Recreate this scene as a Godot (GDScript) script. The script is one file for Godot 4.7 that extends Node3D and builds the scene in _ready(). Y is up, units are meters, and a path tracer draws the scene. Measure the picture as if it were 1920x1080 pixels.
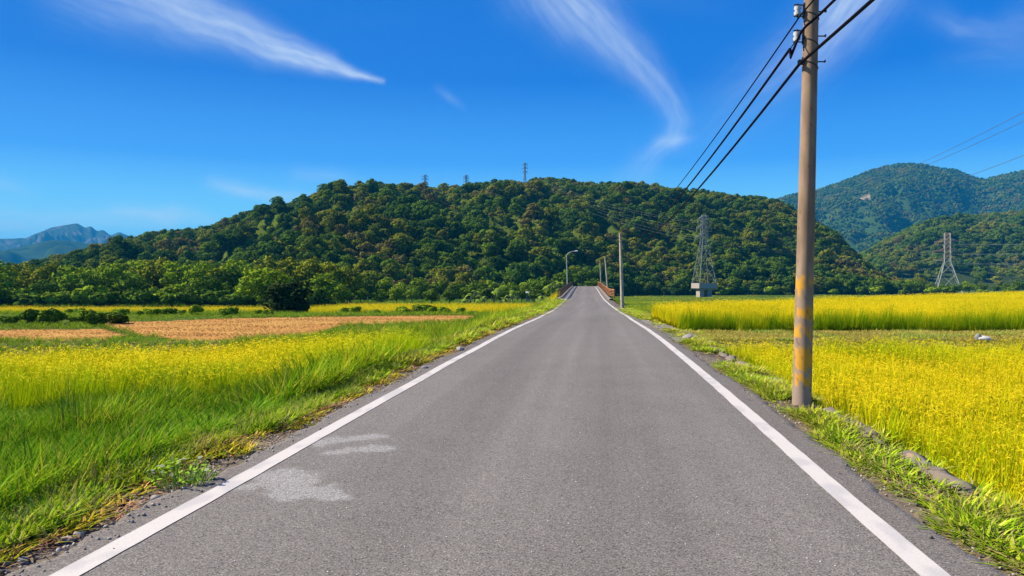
extends Node3D
# A narrow farm road between ripening rice paddies, running to a small bridge below a wooded hill.

const F := 1400.0            # focal length in pixels of the 1920 x 1080 photograph
const EYE := 1.6
const YAW := 6.4
const PITCH := -0.41
const EXPOSURE := 2.0
const SUN_TO := Vector3(-0.92, 0.84, -0.03)   # towards the sun: from the left

var cam_basis := Basis()
var rng := RandomNumberGenerator.new()
var nz := FastNoiseLite.new()
var taken := {}

# ------------------------------------------------------------------ small helpers
func ray(px: float, py: float) -> Vector3:
	return cam_basis * Vector3((px - 960.0) / F, -(py - 540.0) / F, -1.0)

func on_level(px: float, py: float, level: float) -> Vector3:
	var r := ray(px, py)
	return Vector3(0, EYE, 0) + r * ((level - EYE) / r.y)

func at_depth(px: float, py: float, depth: float) -> Vector3:
	return Vector3(0, EYE, 0) + ray(px, py) * depth

func depth_of(x: float, z: float) -> float:
	return -sin(deg_to_rad(YAW)) * x - cos(deg_to_rad(YAW)) * z

func side_of(x: float, z: float) -> float:
	return cos(deg_to_rad(YAW)) * x - sin(deg_to_rad(YAW)) * z

func from_ds(d: float, s: float) -> Vector2:
	var a := deg_to_rad(YAW)
	return Vector2(-sin(a) * d + cos(a) * s, -cos(a) * d - sin(a) * s)

func noise(x: float, z: float, cm: float) -> float:      # smooth noise whose features measure cm centimetres
	return nz.get_noise_2d(x / cm * 10000.0, z / cm * 10000.0)

func pick(pts: Array, t: float) -> float:      # piecewise smooth curve through [t, value] pairs
	if t <= pts[0][0]:
		return pts[0][1]
	for i in range(1, pts.size()):
		if t <= pts[i][0]:
			var a = pts[i - 1]
			var b = pts[i]
			var k: float = (t - a[0]) / (b[0] - a[0])
			return lerpf(a[1], b[1], k)
	return pts[-1][1]

func pick_smooth(pts: Array, t: float) -> float:
	var n := pts.size()
	if t <= pts[0][0]:
		return pts[0][1]
	for i in range(1, n):
		if t <= pts[i][0]:
			var p0 = pts[maxi(i - 2, 0)]
			var p1 = pts[i - 1]
			var p2 = pts[i]
			var p3 = pts[mini(i + 1, n - 1)]
			var h: float = p2[0] - p1[0]
			var m1: float = (p2[1] - p0[1]) / maxf(p2[0] - p0[0], 0.001)
			var m2: float = (p3[1] - p1[1]) / maxf(p3[0] - p1[0], 0.001)
			var k: float = (t - p1[0]) / h
			var k2 := k * k
			var k3 := k2 * k
			return p1[1] * (2 * k3 - 3 * k2 + 1) + m1 * h * (k3 - 2 * k2 + k) + p2[1] * (-2 * k3 + 3 * k2) + m2 * h * (k3 - k2)
	return pts[-1][1]

func numbered(called: String) -> String:
	var n: int = taken.get(called, 0)
	taken[called] = n + 1
	return called if n == 0 else "%s_%03d" % [called, n]

func tag(o: Node, label := "", category := "", group := "", kind := "") -> Node:
	if label: o.set_meta("label", label)
	if category: o.set_meta("category", category)
	if group: o.set_meta("group", group)
	if kind: o.set_meta("kind", kind)
	return o

func base(called: String, at := Vector3.ZERO, turn := 0.0) -> Node3D:
	var o := Node3D.new()
	o.name = numbered(called)
	add_child(o)
	o.position = at
	o.rotation.y = turn
	return o

func part(called: String, mesh: Mesh, m: Material, parent: Node, at := Vector3.ZERO) -> MeshInstance3D:
	var o := MeshInstance3D.new()
	o.name = numbered(called) if parent == self else called
	o.mesh = mesh
	o.material_override = m
	parent.add_child(o, true)
	o.position = at
	return o

func copy_of(o: Node3D) -> Node3D:
	var c: Node3D = o.duplicate()
	c.name = numbered(str(o.name).rstrip("0123456789").rstrip("_"))
	add_child(c)
	return c

func mat(c: Color, rough := 0.9, vertex := false, back := Color.BLACK, spec := 0.5) -> StandardMaterial3D:
	var m := StandardMaterial3D.new()
	m.albedo_color = c.linear_to_srgb()
	m.roughness = rough
	m.metallic_specular = spec
	m.vertex_color_use_as_albedo = vertex
	m.cull_mode = BaseMaterial3D.CULL_DISABLED
	if back != Color.BLACK:
		m.backlight_enabled = true
		m.backlight = back
	return m

class Shape:
	var v := PackedVector3Array()
	var n := PackedVector3Array()
	var c := PackedColorArray()
	var uv := PackedVector2Array()
	var ix := PackedInt32Array()
	func vert(p: Vector3, nor: Vector3, col := Color.WHITE, u := Vector2.ZERO) -> int:
		v.append(p)
		n.append(nor)
		c.append(col)
		uv.append(u)
		return v.size() - 1
	func tri(a: int, b: int, d: int) -> void:
		ix.append(a)
		ix.append(b)
		ix.append(d)
	func tri_facing(a: int, b: int, d: int) -> void:     # wound so that its front faces the way its normal points
		if (v[d] - v[a]).cross(v[b] - v[a]).dot(n[a]) >= 0.0:
			tri(a, b, d)
		else:
			tri(a, d, b)
	func mesh() -> ArrayMesh:
		var arr := []
		arr.resize(Mesh.ARRAY_MAX)
		arr[Mesh.ARRAY_VERTEX] = v
		arr[Mesh.ARRAY_NORMAL] = n
		arr[Mesh.ARRAY_COLOR] = c
		arr[Mesh.ARRAY_TEX_UV] = uv
		arr[Mesh.ARRAY_INDEX] = ix
		var m := ArrayMesh.new()
		m.add_surface_from_arrays(Mesh.PRIMITIVE_TRIANGLES, arr)
		return m

func frame_of(dir: Vector3) -> Basis:
	var y := dir.normalized()
	var x := y.cross(Vector3.RIGHT if absf(y.x) < 0.9 else Vector3.FORWARD).normalized()
	return Basis(x, y, x.cross(y).normalized())

func tube(s: Shape, pts: PackedVector3Array, radii: Array, sides := 6, col := Color.WHITE, caps := true) -> void:
	var rows := []
	for i in pts.size():
		var dir: Vector3 = pts[mini(i + 1, pts.size() - 1)] - pts[maxi(i - 1, 0)]
		var b := frame_of(dir)
		var row := []
		for k in sides:
			var a := TAU * k / sides
			var out := b.x * cos(a) + b.z * sin(a)
			var r: float = radii[mini(i, radii.size() - 1)]
			row.append(s.vert(pts[i] + out * r, out, col, Vector2(float(k) / sides, i)))
		rows.append(row)
	for i in range(1, rows.size()):
		for k in sides:
			var k2 := (k + 1) % sides
			s.tri(rows[i - 1][k], rows[i][k2], rows[i][k])
			s.tri(rows[i - 1][k], rows[i - 1][k2], rows[i][k2])
	if caps:
		for e in [0, rows.size() - 1]:
			var dir := (pts[e] - pts[1 if e == 0 else e - 1]).normalized()
			var m := s.vert(pts[e], dir, col)
			var ring := []
			for k in sides:
				ring.append(s.vert(s.v[rows[e][k]], dir, col))
			for k in sides:
				s.tri_facing(m, ring[k], ring[(k + 1) % sides])

func bar(s: Shape, a: Vector3, b: Vector3, r: float, sides := 4, col := Color.WHITE) -> void:
	tube(s, PackedVector3Array([a, b]), [r], sides, col)

func box(s: Shape, c: Vector3, size: Vector3, bas := Basis(), col := Color.WHITE) -> void:
	for ax in 3:
		for sg in [-1.0, 1.0]:
			var nn := Vector3.ZERO
			nn[ax] = sg
			var u := Vector3.ZERO
			u[(ax + 1) % 3] = 1
			var w := Vector3.ZERO
			w[(ax + 2) % 3] = 1
			var q := []
			for k in [[-1, -1], [1, -1], [1, 1], [-1, 1]]:
				q.append(s.vert(c + bas * ((nn + u * k[0] + w * k[1]) * size * 0.5), bas * nn, col))
			s.tri_facing(q[0], q[1], q[2])
			s.tri_facing(q[0], q[2], q[3])

# ------------------------------------------------------------------ the lie of the land
var ROAD_Y := [[-60, 0.0], [0, 0.0], [22, 0.0], [40, -0.24], [57, -0.44], [78, -0.5], [95, -0.42], [120, -0.08], [150, 0.35], [183, 0.64], [200, 0.66], [230, 0.3], [280, -1.0], [330, -2.5]]
var ROAD_X := [[-60, -0.515], [0, -0.515], [25, -0.53], [57, -0.79], [95, -1.39], [140, -2.0], [183, -2.6], [215, -3.6], [250, -8.0], [330, -28.0]]
var LEFT_Y := [[0, -0.42], [27, -0.48], [31, -1.1], [63, -1.12], [69, -1.5], [78, -1.7], [83, -2.2], [118, -2.3], [130, -2.9], [200, -3.3], [300, -3.8], [600, -4.2], [12000, -4.2]]
var MEADOW_Y := [[0, -0.5], [36, -0.6], [80, -1.15], [150, -2.3], [280, -3.8], [600, -4.2], [12000, -4.2]]
const EDGE_L := -2.74
const EDGE_R := 2.76
var far_edge_a := Vector2()
var far_edge_b := Vector2()

func road_y(d: float) -> float: return pick_smooth(ROAD_Y, d)
func road_x(d: float) -> float: return pick_smooth(ROAD_X, d)

func beyond_far_edge(x: float, z: float) -> float:     # metres past the slanting far edge of the second paddy, on its far side
	var along := (far_edge_b - far_edge_a).normalized()
	var n := Vector2(along.y, -along.x)
	var q := (Vector2(x, z) - far_edge_a).dot(n)
	return q

func field_y(x: float, z: float) -> float:
	var D := depth_of(x, z)
	if x - road_x(-z) < 0:
		return pick(LEFT_Y, D)
	var near := -0.75
	var y := near
	if D > 20.6:
		y = lerpf(near, -0.1, smoothstep(20.6, 21.4, D))
	if D > 25.0:
		y = lerpf(-0.1, -0.3, smoothstep(25.2, 26.0, D))
	if D > 28.0:
		var q := beyond_far_edge(x, z)
		y = lerpf(y, pick(MEADOW_Y, D), smoothstep(0.0, 6.0, q))
	return y

func ground_y(x: float, z: float) -> float:
	var d := -z
	var s := x - road_x(clampf(d, -60, 330))
	var ry := road_y(clampf(d, -60, 330))
	var f := field_y(x, z)
	var fine := noise(x, z, 900.0) * 0.05 + noise(x + 50, z, 160.0) * 0.02
	if d > 330:
		return f + fine
	if s > -2.95 and s < 2.95:
		return ry - 0.035
	var reach := maxf(0.5, absf(ry - f) * 1.3)
	if s < 0:
		var k := smoothstep(-3.55, -3.55 - reach, s)
		return lerpf(ry - 0.03 - 0.05 * smoothstep(-2.95, -3.5, s) + fine, f + fine, k)
	var k2 := smoothstep(3.42, 3.42 + reach * 0.6, s)
	return lerpf(ry - 0.03 - 0.06 * smoothstep(2.95, 3.4, s) + fine, f + fine, k2)

func lines(fine_lo: float, fine_hi: float, step: float, lo: float, hi: float, grow: float) -> PackedFloat32Array:
	var a := PackedFloat32Array()
	var x := fine_lo
	var w := step
	var left := []
	while x > lo:
		w *= grow
		x -= w
		left.append(maxf(x, lo))
	left.reverse()
	for q in left:
		a.append(q)
	x = fine_lo
	while x < fine_hi:
		a.append(x)
		x += step
	w = step
	a.append(fine_hi)
	x = fine_hi
	while x < hi:
		w *= grow
		x += w
		a.append(minf(x, hi))
	return a

func grid(s: Shape, nx: int, ny: int) -> void:
	for j in ny - 1:
		for i in nx - 1:
			var a := j * nx + i
			s.tri(a, a + 1, a + nx + 1)
			s.tri(a, a + nx + 1, a + nx)

func smooth_normals(s: Shape) -> void:
	for i in s.n.size():
		s.n[i] = Vector3.ZERO
	for t in range(0, s.ix.size(), 3):
		var a := s.ix[t]
		var b := s.ix[t + 1]
		var c := s.ix[t + 2]
		var nn := (s.v[c] - s.v[a]).cross(s.v[b] - s.v[a])
		s.n[a] += nn
		s.n[b] += nn
		s.n[c] += nn
	for i in s.n.size():
		s.n[i] = s.n[i].normalized() if s.n[i].length_squared() > 0 else Vector3.UP

# ------------------------------------------------------------------ textures
func speckle_texture(seed_: int, size: int, lo: float, hi: float, pale: float, dark: float, chips := 0) -> ImageTexture:
	var r := RandomNumberGenerator.new()
	r.seed = seed_
	var data := PackedByteArray()
	data.resize(size * size * 3)
	for i in size * size:
		var g := r.randf_range(lo, hi)
		var q := r.randf()
		if q < pale:
			g = r.randf_range(1.15, 2.3) * hi
		elif q > 1.0 - dark:
			g = lo * r.randf_range(0.45, 0.8)
		var b := clampi(int(Color(g, g, g).linear_to_srgb().r * 255.0), 0, 255)
		data[i * 3] = b
		data[i * 3 + 1] = b
		data[i * 3 + 2] = b
	var im := Image.create_from_data(size, size, false, Image.FORMAT_RGB8, data)
	for i in chips:       # stones of the aggregate, pale and dark
		var k := r.randf()
		var g := lo * r.randf_range(0.35, 0.8) if k < 0.45 else hi * r.randf_range(1.1, 1.6) if k < 0.93 else r.randf_range(0.85, 1.0)
		var c := Color(g, g, g).linear_to_srgb()
		var w := r.randi_range(2, 5)
		im.fill_rect(Rect2i(r.randi_range(0, size - 1), r.randi_range(0, size - 1), w, r.randi_range(2, 4)), c)
	return ImageTexture.create_from_image(im)

func cloud_noise_texture(seed_: int, freq: float, lo: Color, hi: Color, normal := false) -> NoiseTexture2D:
	var f := FastNoiseLite.new()
	f.seed = seed_
	f.frequency = freq
	f.fractal_octaves = 5
	var t := NoiseTexture2D.new()
	t.width = 512
	t.height = 512
	t.seamless = true
	t.noise = f
	if normal:
		t.as_normal_map = true
		t.bump_strength = 6.0
	else:
		var g := Gradient.new()
		g.set_color(0, lo.linear_to_srgb())
		g.set_color(1, hi.linear_to_srgb())
		t.color_ramp = g
	return t

# ------------------------------------------------------------------ sky
func sky_at(el: float, az_sun: float) -> Color:     # clear-air colour for an elevation in degrees, as seen in the photograph
	var pts := [[0.0, Color(0.46, 1.1, 1.35)], [4.5, Color(0.30, 0.88, 1.22)], [9.0, Color(0.065, 0.385, 1.04)], [15.0, Color(0.004, 0.175, 0.75)], [21.0, Color(0.003, 0.155, 0.68)], [30.0, Color(0.003, 0.12, 0.58)], [50.0, Color(0.006, 0.085, 0.48)], [90.0, Color(0.006, 0.08, 0.45)]]
	var c: Color = pts[-1][1]
	for i in range(1, pts.size()):
		if el <= pts[i][0]:
			c = (pts[i - 1][1] as Color).lerp(pts[i][1], clampf((el - pts[i - 1][0]) / (pts[i][0] - pts[i - 1][0]), 0, 1))
			break
	var k := 0.5 + 0.5 * az_sun      # 1 below the sun, 0 opposite
	return c.lerp(Color(0.30, 0.66, 1.0), 0.16 * k * clampf(1.0 - el / 40.0, 0, 1))

func stroke(p: Vector2, path: Array, warp: Vector2, fibres: FastNoiseLite) -> float:     # how much of a wisp of cirrus lies at pixel p; path rows: x, y, half width, strength
	var best := 0.0
	var q := p + warp
	var run := 0.0
	for i in range(1, path.size()):
		var a := Vector2(path[i - 1][0], path[i - 1][1])
		var b := Vector2(path[i][0], path[i][1])
		var t := clampf((q - a).dot(b - a) / (b - a).length_squared(), 0, 1)
		var w: float = lerpf(path[i - 1][2], path[i][2], t)
		var off := q - a.lerp(b, t)
		var d := off.length() / w
		if d < 2.6:
			var v := off.dot((b - a).orthogonal().normalized())
			var u := run + t * (b - a).length()
			# fine threads that follow the wisp
			var thread := fibres.get_noise_2d(u * 0.22, v * 3.0) + 0.5 * fibres.get_noise_2d(u * 0.7 + v * 1.2, v * 1.4)
			var k: float = exp(-d * d) * lerpf(path[i - 1][3], path[i][3], t) * clampf(0.95 + 0.5 * thread, 0.0, 1.5)
			best = maxf(best, k)
		run += (b - a).length()
	return best

func air(az: float, el: float, wisps: FastNoiseLite, sun_h: Vector2) -> Color:
	var ce := cos(deg_to_rad(el))
	var dir := Vector3(sin(az) * ce, sin(deg_to_rad(el)), -cos(az) * ce)
	var c := sky_at(maxf(el, 0.0), Vector2(sin(az), -cos(az)).dot(sun_h))
	var q := dir / (maxf(dir.y, 0.0) + 0.25)
	var n := wisps.get_noise_2d(q.x * 0.9 + q.z * 0.5, q.z * 2.6)
	var cl := smoothstep(0.26, 0.7, n) * 0.2
	c = c.lerp(Color(0.62, 0.80, 1.0), cl * smoothstep(16.0, 34.0, el))
	return c * (1.0 / EXPOSURE)

func make_sky() -> ImageTexture:
	var w := 1024
	var h := 512
	var im := Image.create(w, h, false, Image.FORMAT_RGBF)
	var sun := SUN_TO.normalized()
	var sun_h := Vector2(sun.x, sun.z).normalized()
	var wisps := FastNoiseLite.new()
	wisps.seed = 77
	wisps.fractal_octaves = 5
	wisps.frequency = 0.8
	for y in h / 2 + 4:
		var el := 90.0 - (y + 0.5) / h * 180.0
		for x in w:
			im.set_pixel(x, y, air((x + 0.5) / w * TAU, el, wisps, sun_h))      # a panorama starts straight ahead, along -z
	for y in range(h / 2 + 4, h):
		for x in w:
			im.set_pixel(x, y, Color(0.12, 0.13, 0.07) * (1.0 / EXPOSURE))
	im.resize(4096, 2048, Image.INTERPOLATE_CUBIC)
	# the wisps of cirrus over the road, finer
	var paths := [
		[[150, -30, 60, 0.30], [260, 5, 52, 0.42], [380, 45, 38, 0.5], [500, 88, 26, 0.65], [600, 119, 15, 0.9], [665, 137, 9, 1.0], [715, 150, 5, 0.4]],
		[[280, -30, 40, 0.35], [400, 20, 30, 0.3], [520, 70, 20, 0.2], [620, 110, 12, 0.15]],
		[[1040, -50, 75, 0.55], [1085, 10, 56, 0.60], [1130, 60, 42, 0.54], [1180, 105, 33, 0.46], [1225, 150, 26, 0.40], [1255, 190, 21, 0.36], [1266, 225, 20, 0.34], [1262, 262, 21, 0.34], [1235, 285, 18, 0.30], [1205, 312, 26, 0.18], [1185, 335, 32, 0.1]],
		[[1240, 268, 12, 0.2], [1275, 262, 10, 0.28], [1300, 258, 8, 0.05]],
		[[1620, -40, 60, 0.72], [1575, 30, 50, 0.72], [1530, 85, 46, 0.46], [1460, 135, 50, 0.24], [1400, 180, 55, 0.14], [1340, 235, 60, 0.06]],
		[[395, 345, 16, 0.2], [450, 356, 14, 0.5], [520, 366, 12, 0.5], [580, 372, 10, 0.2]],
		[[560, 325, 16, 0.12], [620, 330, 14, 0.18], [680, 338, 10, 0.05]],
		[[220, 395, 14, 0.15], [310, 402, 16, 0.4], [380, 410, 13, 0.4], [420, 418, 10, 0.15]],
		[[-40, 420, 30, 0.5], [80, 415, 26, 0.5], [190, 410, 22, 0.4], [320, 408, 20, 0.4]],
		[[-40, 340, 18, 0.2], [20, 350, 14, 0.18], [70, 362, 10, 0.05]],
		[[820, 165, 9, 0.05], [840, 185, 9, 0.16], [862, 200, 8, 0.05]],
		[[1740, 20, 30, 0.05], [1800, 55, 18, 0.22], [1860, 60, 22, 0.18], [1940, 40, 40, 0.12]],
		[[1780, 110, 26, 0.03], [1860, 100, 30, 0.10], [1960, 90, 40, 0.10]],
	]
	for i in paths.size():
		var r := Rect2(paths[i][0][0], paths[i][0][1], 0, 0)
		for q in paths[i]:
			r = r.merge(Rect2(q[0] - q[2] * 2.6 - 16, q[1] - q[2] * 2.6 - 16, q[2] * 5.2 + 32, q[2] * 5.2 + 32))
		paths[i] = [r, paths[i]]
	var fw := FastNoiseLite.new()
	fw.seed = 5
	fw.frequency = 0.006
	fw.fractal_octaves = 4
	var ff := FastNoiseLite.new()
	ff.seed = 9
	ff.frequency = 0.022
	ff.fractal_octaves = 4
	var inv := cam_basis.inverse()
	var mid := int(-YAW / 360.0 * 4096)
	for y in range(724, 1024):
		var el := 90.0 - (y + 0.5) / 2048.0 * 180.0
		var ce := cos(deg_to_rad(el))
		for x in range(mid - 420, mid + 420):
			var az := (x + 0.5) / 4096.0 * TAU
			var d := inv * Vector3(sin(az) * ce, sin(deg_to_rad(el)), -cos(az) * ce)
			var p := Vector2(960.0 + d.x / -d.z * F, 540.0 - d.y / -d.z * F)
			var sum := 0.0
			if p.y > -180 and p.y < 480:
				var warp := Vector2(fw.get_noise_2d(p.x, p.y), fw.get_noise_2d(p.x + 900, p.y)) * 9.0
				for path in paths:
					if (path[0] as Rect2).has_point(p):
						sum += stroke(p, path[1], warp, ff)
			var seam := absf(az) < 0.02
			if sum < 0.004 and not seam:
				continue
			sum = clampf(sum * 0.68, 0, 0.6)
			var at := posmod(x, 4096)
			var c := air(az, el, wisps, sun_h) if seam else im.get_pixel(at, y)
			im.set_pixel(at, y, c.lerp(Color(0.80, 0.94, 1.06) * (1.0 / EXPOSURE), sum))
	return ImageTexture.create_from_image(im)

# ------------------------------------------------------------------ plants made of blades
func blade(s: Shape, foot: Vector3, dir: Vector2, h: float, w: float, bend: float, col: Color) -> void:
	var side := Vector3(-dir.y, 0, dir.x)
	var out := Vector3(dir.x, 0, dir.y)
	var prev := []
	for k in 4:
		var t := k / 3.0
		var p := foot + Vector3.UP * (h * (t - 0.28 * bend * t * t)) + out * (h * bend * t * t)
		var ww: float = w * [0.75, 1.0, 0.75, 0.0][k]
		var run := Vector3.UP * (1.0 - 0.56 * bend * t) + out * (2.0 * bend * t)
		var nor := run.cross(side).normalized()
		if nor.y < 0:
			nor = -nor
		if k == 3:
			var tip := s.vert(p, nor, col)
			s.tri_facing(prev[0], tip, prev[1])
		else:
			var now := [s.vert(p - side * ww * 0.5, nor, col), s.vert(p + side * ww * 0.5, nor, col)]
			if k > 0:
				s.tri_facing(prev[0], now[0], now[1])
				s.tri_facing(prev[0], now[1], prev[1])
			prev = now

func ear(s: Shape, top: Vector3, dir: Vector2, l: float, w: float, col: Color) -> void:   # a drooping panicle of grain
	var out := Vector3(dir.x, 0, dir.y)
	var side := Vector3(-dir.y, 0, dir.x)
	var a := top
	var b := top + out * l * 0.3 + Vector3.UP * l * 0.3
	var c := top + out * l * 0.72 + Vector3.UP * l * 0.12
	var nor := (Vector3.UP + out * 0.3).normalized()
	var i := [s.vert(a, nor, col), s.vert(b - side * w, nor, col), s.vert(b + side * w, nor, col), s.vert(c, nor, col), s.vert(b + Vector3.UP * w, nor, col)]
	s.tri_facing(i[0], i[1], i[4])
	s.tri_facing(i[0], i[4], i[2])
	s.tri_facing(i[1], i[3], i[4])
	s.tri_facing(i[4], i[3], i[2])

func tuft(seed_: int, n: int, h: float, w: float, spread: float, bend: float, cols: Array, ears := 0, ear_cols := []) -> ArrayMesh:
	var r := RandomNumberGenerator.new()
	r.seed = seed_
	var s := Shape.new()
	for i in n:
		var a := r.randf() * TAU
		var rad := spread * sqrt(r.randf())
		var f := Vector3(cos(a) * rad, 0, sin(a) * rad)
		var b := a + r.randf_range(-0.9, 0.9)
		var c: Color = cols[r.randi() % cols.size()]
		c = c * r.randf_range(0.8, 1.2)
		blade(s, f, Vector2(cos(b), sin(b)), h * r.randf_range(0.62, 1.08), w * r.randf_range(0.7, 1.2), bend * r.randf_range(0.3, 1.5), c)
	for i in ears:
		var a := r.randf() * TAU
		var rad := spread * sqrt(r.randf()) * 1.3
		var c: Color = ear_cols[r.randi() % ear_cols.size()]
		c = c * r.randf_range(0.85, 1.15)
		var hh := h * r.randf_range(0.78, 1.0)
		ear(s, Vector3(cos(a) * rad, hh, sin(a) * rad), Vector2(cos(a), sin(a)), 0.12 * r.randf_range(0.7, 1.2), 0.007, c)
	return s.mesh()

func many(called: String, parent: Node, mesh: Mesh, m: Material, xf: Array, cols: Array) -> MultiMeshInstance3D:
	var mm := MultiMesh.new()
	mm.transform_format = MultiMesh.TRANSFORM_3D
	mm.use_colors = true
	mm.mesh = mesh
	mm.instance_count = xf.size()
	for i in xf.size():
		mm.set_instance_transform(i, xf[i])
		mm.set_instance_color(i, cols[i])
	var o := MultiMeshInstance3D.new()
	o.name = called
	o.multimesh = mm
	o.material_override = m
	parent.add_child(o, true)
	o.set_meta("kind", "stuff")
	return o

# Scatter plants over a stretch of ground given as an outline in x, z. rule.call(x, z, D) returns [chance, height factor, tint] or null.
func scatter(called: String, label: String, category: String, outline: PackedVector2Array, meshes: Array, m: Material, step: float, grow: float, rule: Callable, lean := Vector2(0.10, 0.02)) -> Node3D:
	var root := base(called)
	tag(root, label, category, "", "stuff")
	var lo := Vector2(1e9, 1e9)
	var hi := Vector2(-1e9, -1e9)
	for q in outline:
		var ds := Vector2(depth_of(q.x, q.y), side_of(q.x, q.y))
		lo = lo.min(ds)
		hi = hi.max(ds)
	var xf := []
	var cs := []
	for k in meshes.size():
		xf.append([])
		cs.append([])
	var D := maxf(lo.x, 1.2)
	while D < hi.x:
		var st := maxf(step, D * grow)
		var half := D * 0.72 + 2.5
		var s := maxf(lo.y, -half)
		var s1 := minf(hi.y, half)
		while s < s1:
			var p := from_ds(D + rng.randf_range(-0.5, 0.5) * st, s + rng.randf_range(-0.5, 0.5) * st)
			s += st
			if not Geometry2D.is_point_in_polygon(p, outline):
				continue
			var got = rule.call(p.x, p.y, D)
			if got == null or rng.randf() > got[0]:
				continue
			var y := ground_y(p.x, p.y)
			var wide := maxf(1.0, st / step) * rng.randf_range(0.85, 1.2)
			var tall: float = got[1] * rng.randf_range(0.85, 1.15)
			var b := Basis(Vector3.UP, rng.randf() * TAU).scaled(Vector3(wide, tall, wide))
			var ln := lean * rng.randf_range(0.2, 1.6) + Vector2(rng.randfn(), rng.randfn()) * 0.10
			b = Basis(Vector3(1, 0, 0), Vector3(ln.x, 1, ln.y), Vector3(0, 0, 1)) * b
			var k := rng.randi() % meshes.size()
			xf[k].append(Transform3D(b, Vector3(p.x, y - 0.02, p.y)))
			cs[k].append(got[2])
		D += st
	for k in meshes.size():
		if xf[k].size():
			many("tufts", root, meshes[k], m, xf[k], cs[k])
	return root

func px_outline(pts: Array, level: float) -> PackedVector2Array:
	var a := PackedVector2Array()
	for p in pts:
		var w := on_level(p[0], p[1], level)
		a.append(Vector2(w.x, w.z))
	return a

func ds_outline(pts: Array) -> PackedVector2Array:
	var a := PackedVector2Array()
	for p in pts:
		a.append(from_ds(p[0], p[1]))
	return a

# ------------------------------------------------------------------ trees
func crown(seed_: int, blobs: int, faces: int, size: Vector3, leaf: float, lift: float, stem := false, tight := 1.0) -> ArrayMesh:
	var r := RandomNumberGenerator.new()
	r.seed = seed_
	var s := Shape.new()
	var mid := Vector3(0, lift, 0)
	for b in blobs:
		var dir := Vector3(r.randfn(), r.randfn() * 0.9 + 0.15, r.randfn()).normalized()
		var c := mid + dir * size * (0.25 + 0.55 * pow(r.randf(), 0.6))
		var br: float = (size.x + size.z) * 0.5 * r.randf_range(0.26, 0.46) * tight
		var tone := r.randf_range(0.78, 1.24)
		var warm := r.randf_range(-0.1, 0.1)
		for f in faces:
			var o := Vector3(r.randfn(), r.randfn() + 0.35, r.randfn()).normalized()
			var p := c + o * br * Vector3(1, 0.72, 1) * r.randf_range(0.78, 1.12)
			var bas := frame_of((o + Vector3(r.randfn(), r.randfn(), r.randfn()) * 0.45).normalized())
			var turn := r.randf() * TAU
			var u := (bas.x * cos(turn) + bas.z * sin(turn)) * leaf * r.randf_range(0.6, 1.25)
			var v := (bas.z * cos(turn) - bas.x * sin(turn)) * leaf * r.randf_range(0.35, 0.75)
			var nor := (o * 0.55 + (p - mid).normalized() * 0.35 + bas.y * 0.5).normalized()
			var g := tone * r.randf_range(0.82, 1.18)
			var col := Color(g * (1.0 + warm), g, g * (1.0 - warm))
			var droop := bas.y * leaf * -0.18
			var i := [s.vert(p - u + droop, nor, col), s.vert(p + v, nor, col), s.vert(p + u + droop, nor, col), s.vert(p - v, nor, col)]
			s.tri_facing(i[0], i[1], i[2])
			s.tri_facing(i[0], i[2], i[3])
	if stem:
		tube(s, PackedVector3Array([Vector3(0, -0.6, 0), Vector3(0.1, lift * 0.6, 0.05), Vector3(0, lift * 1.1, 0)]), [size.x * 0.06, size.x * 0.045, size.x * 0.02], 5, Color(1.6, 1.1, 1.2), false)
	return s.mesh()

func trunk_mesh(seed_: int, h: float, rad: float, spread: float, limbs: int) -> ArrayMesh:
	var r := RandomNumberGenerator.new()
	r.seed = seed_
	var s := Shape.new()
	var bend := Vector3(r.randfn() * 0.04 * h, 0, r.randfn() * 0.04 * h)
	var spine := PackedVector3Array([Vector3(0, -0.4, 0), Vector3(0, h * 0.2, 0) + bend * 0.4, Vector3(0, h * 0.45, 0) + bend, Vector3(0, h * 0.75, 0) + bend * 0.6])
	tube(s, spine, [rad * 1.35, rad, rad * 0.75, rad * 0.3], 8)
	for i in limbs:
		var t := r.randf_range(0.3, 0.7)
		var a := TAU * (i + r.randf() * 0.6) / limbs
		var from := Vector3(0, h * t, 0) + bend * 0.8
		var to := from + Vector3(cos(a) * spread, h * r.randf_range(0.1, 0.32), sin(a) * spread) * r.randf_range(0.6, 0.95)
		var mid := from.lerp(to, 0.5) + Vector3(0, h * 0.04, 0)
		tube(s, PackedVector3Array([from, mid, to]), [rad * 0.5, rad * 0.33, rad * 0.12], 6)
	return s.mesh()

func make_tree(called: String, label: String, group: String, seed_: int, h: float, wide: float, leafm: Material, barkm: Material, blobs := 34, faces := 46, leaf := 0.30) -> Node3D:
	var o := base(called)
	tag(o, label, "tree", group)
	part("trunk", trunk_mesh(seed_, h, h * 0.022, wide * 0.7, 6), barkm, o)
	part("crown", crown(seed_ + 5, blobs, faces, Vector3(wide, h * 0.40, wide), leaf, h * 0.54), leafm, o)
	return o

# ------------------------------------------------------------------ hills
var hill_foot := [[-400, 210], [300, 200], [560, 190], [760, 215], [1000, 250], [1200, 310], [1680, 345]]
var hill_ridge := [[-400, 640], [200, 620], [600, 560], [1000, 600], [1300, 580], [1500, 520], [1620, 440], [1700, 400]]
var hill_sky := [[-500, 535], [-120, 518], [60, 494], [130, 480], [230, 452], [300, 440], [385, 431], [420, 415], [500, 387], [560, 379], [600, 362], [640, 352], [700, 347], [760, 346], [800, 353], [850, 351], [900, 344], [950, 341], [985, 343], [1005, 334], [1060, 336], [1130, 343], [1200, 341], [1260, 351], [1320, 357], [1400, 366], [1450, 374], [1480, 386], [1520, 406], [1560, 436], [1600, 471], [1640, 508], [1690, 532], [1730, 540]]

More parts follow.
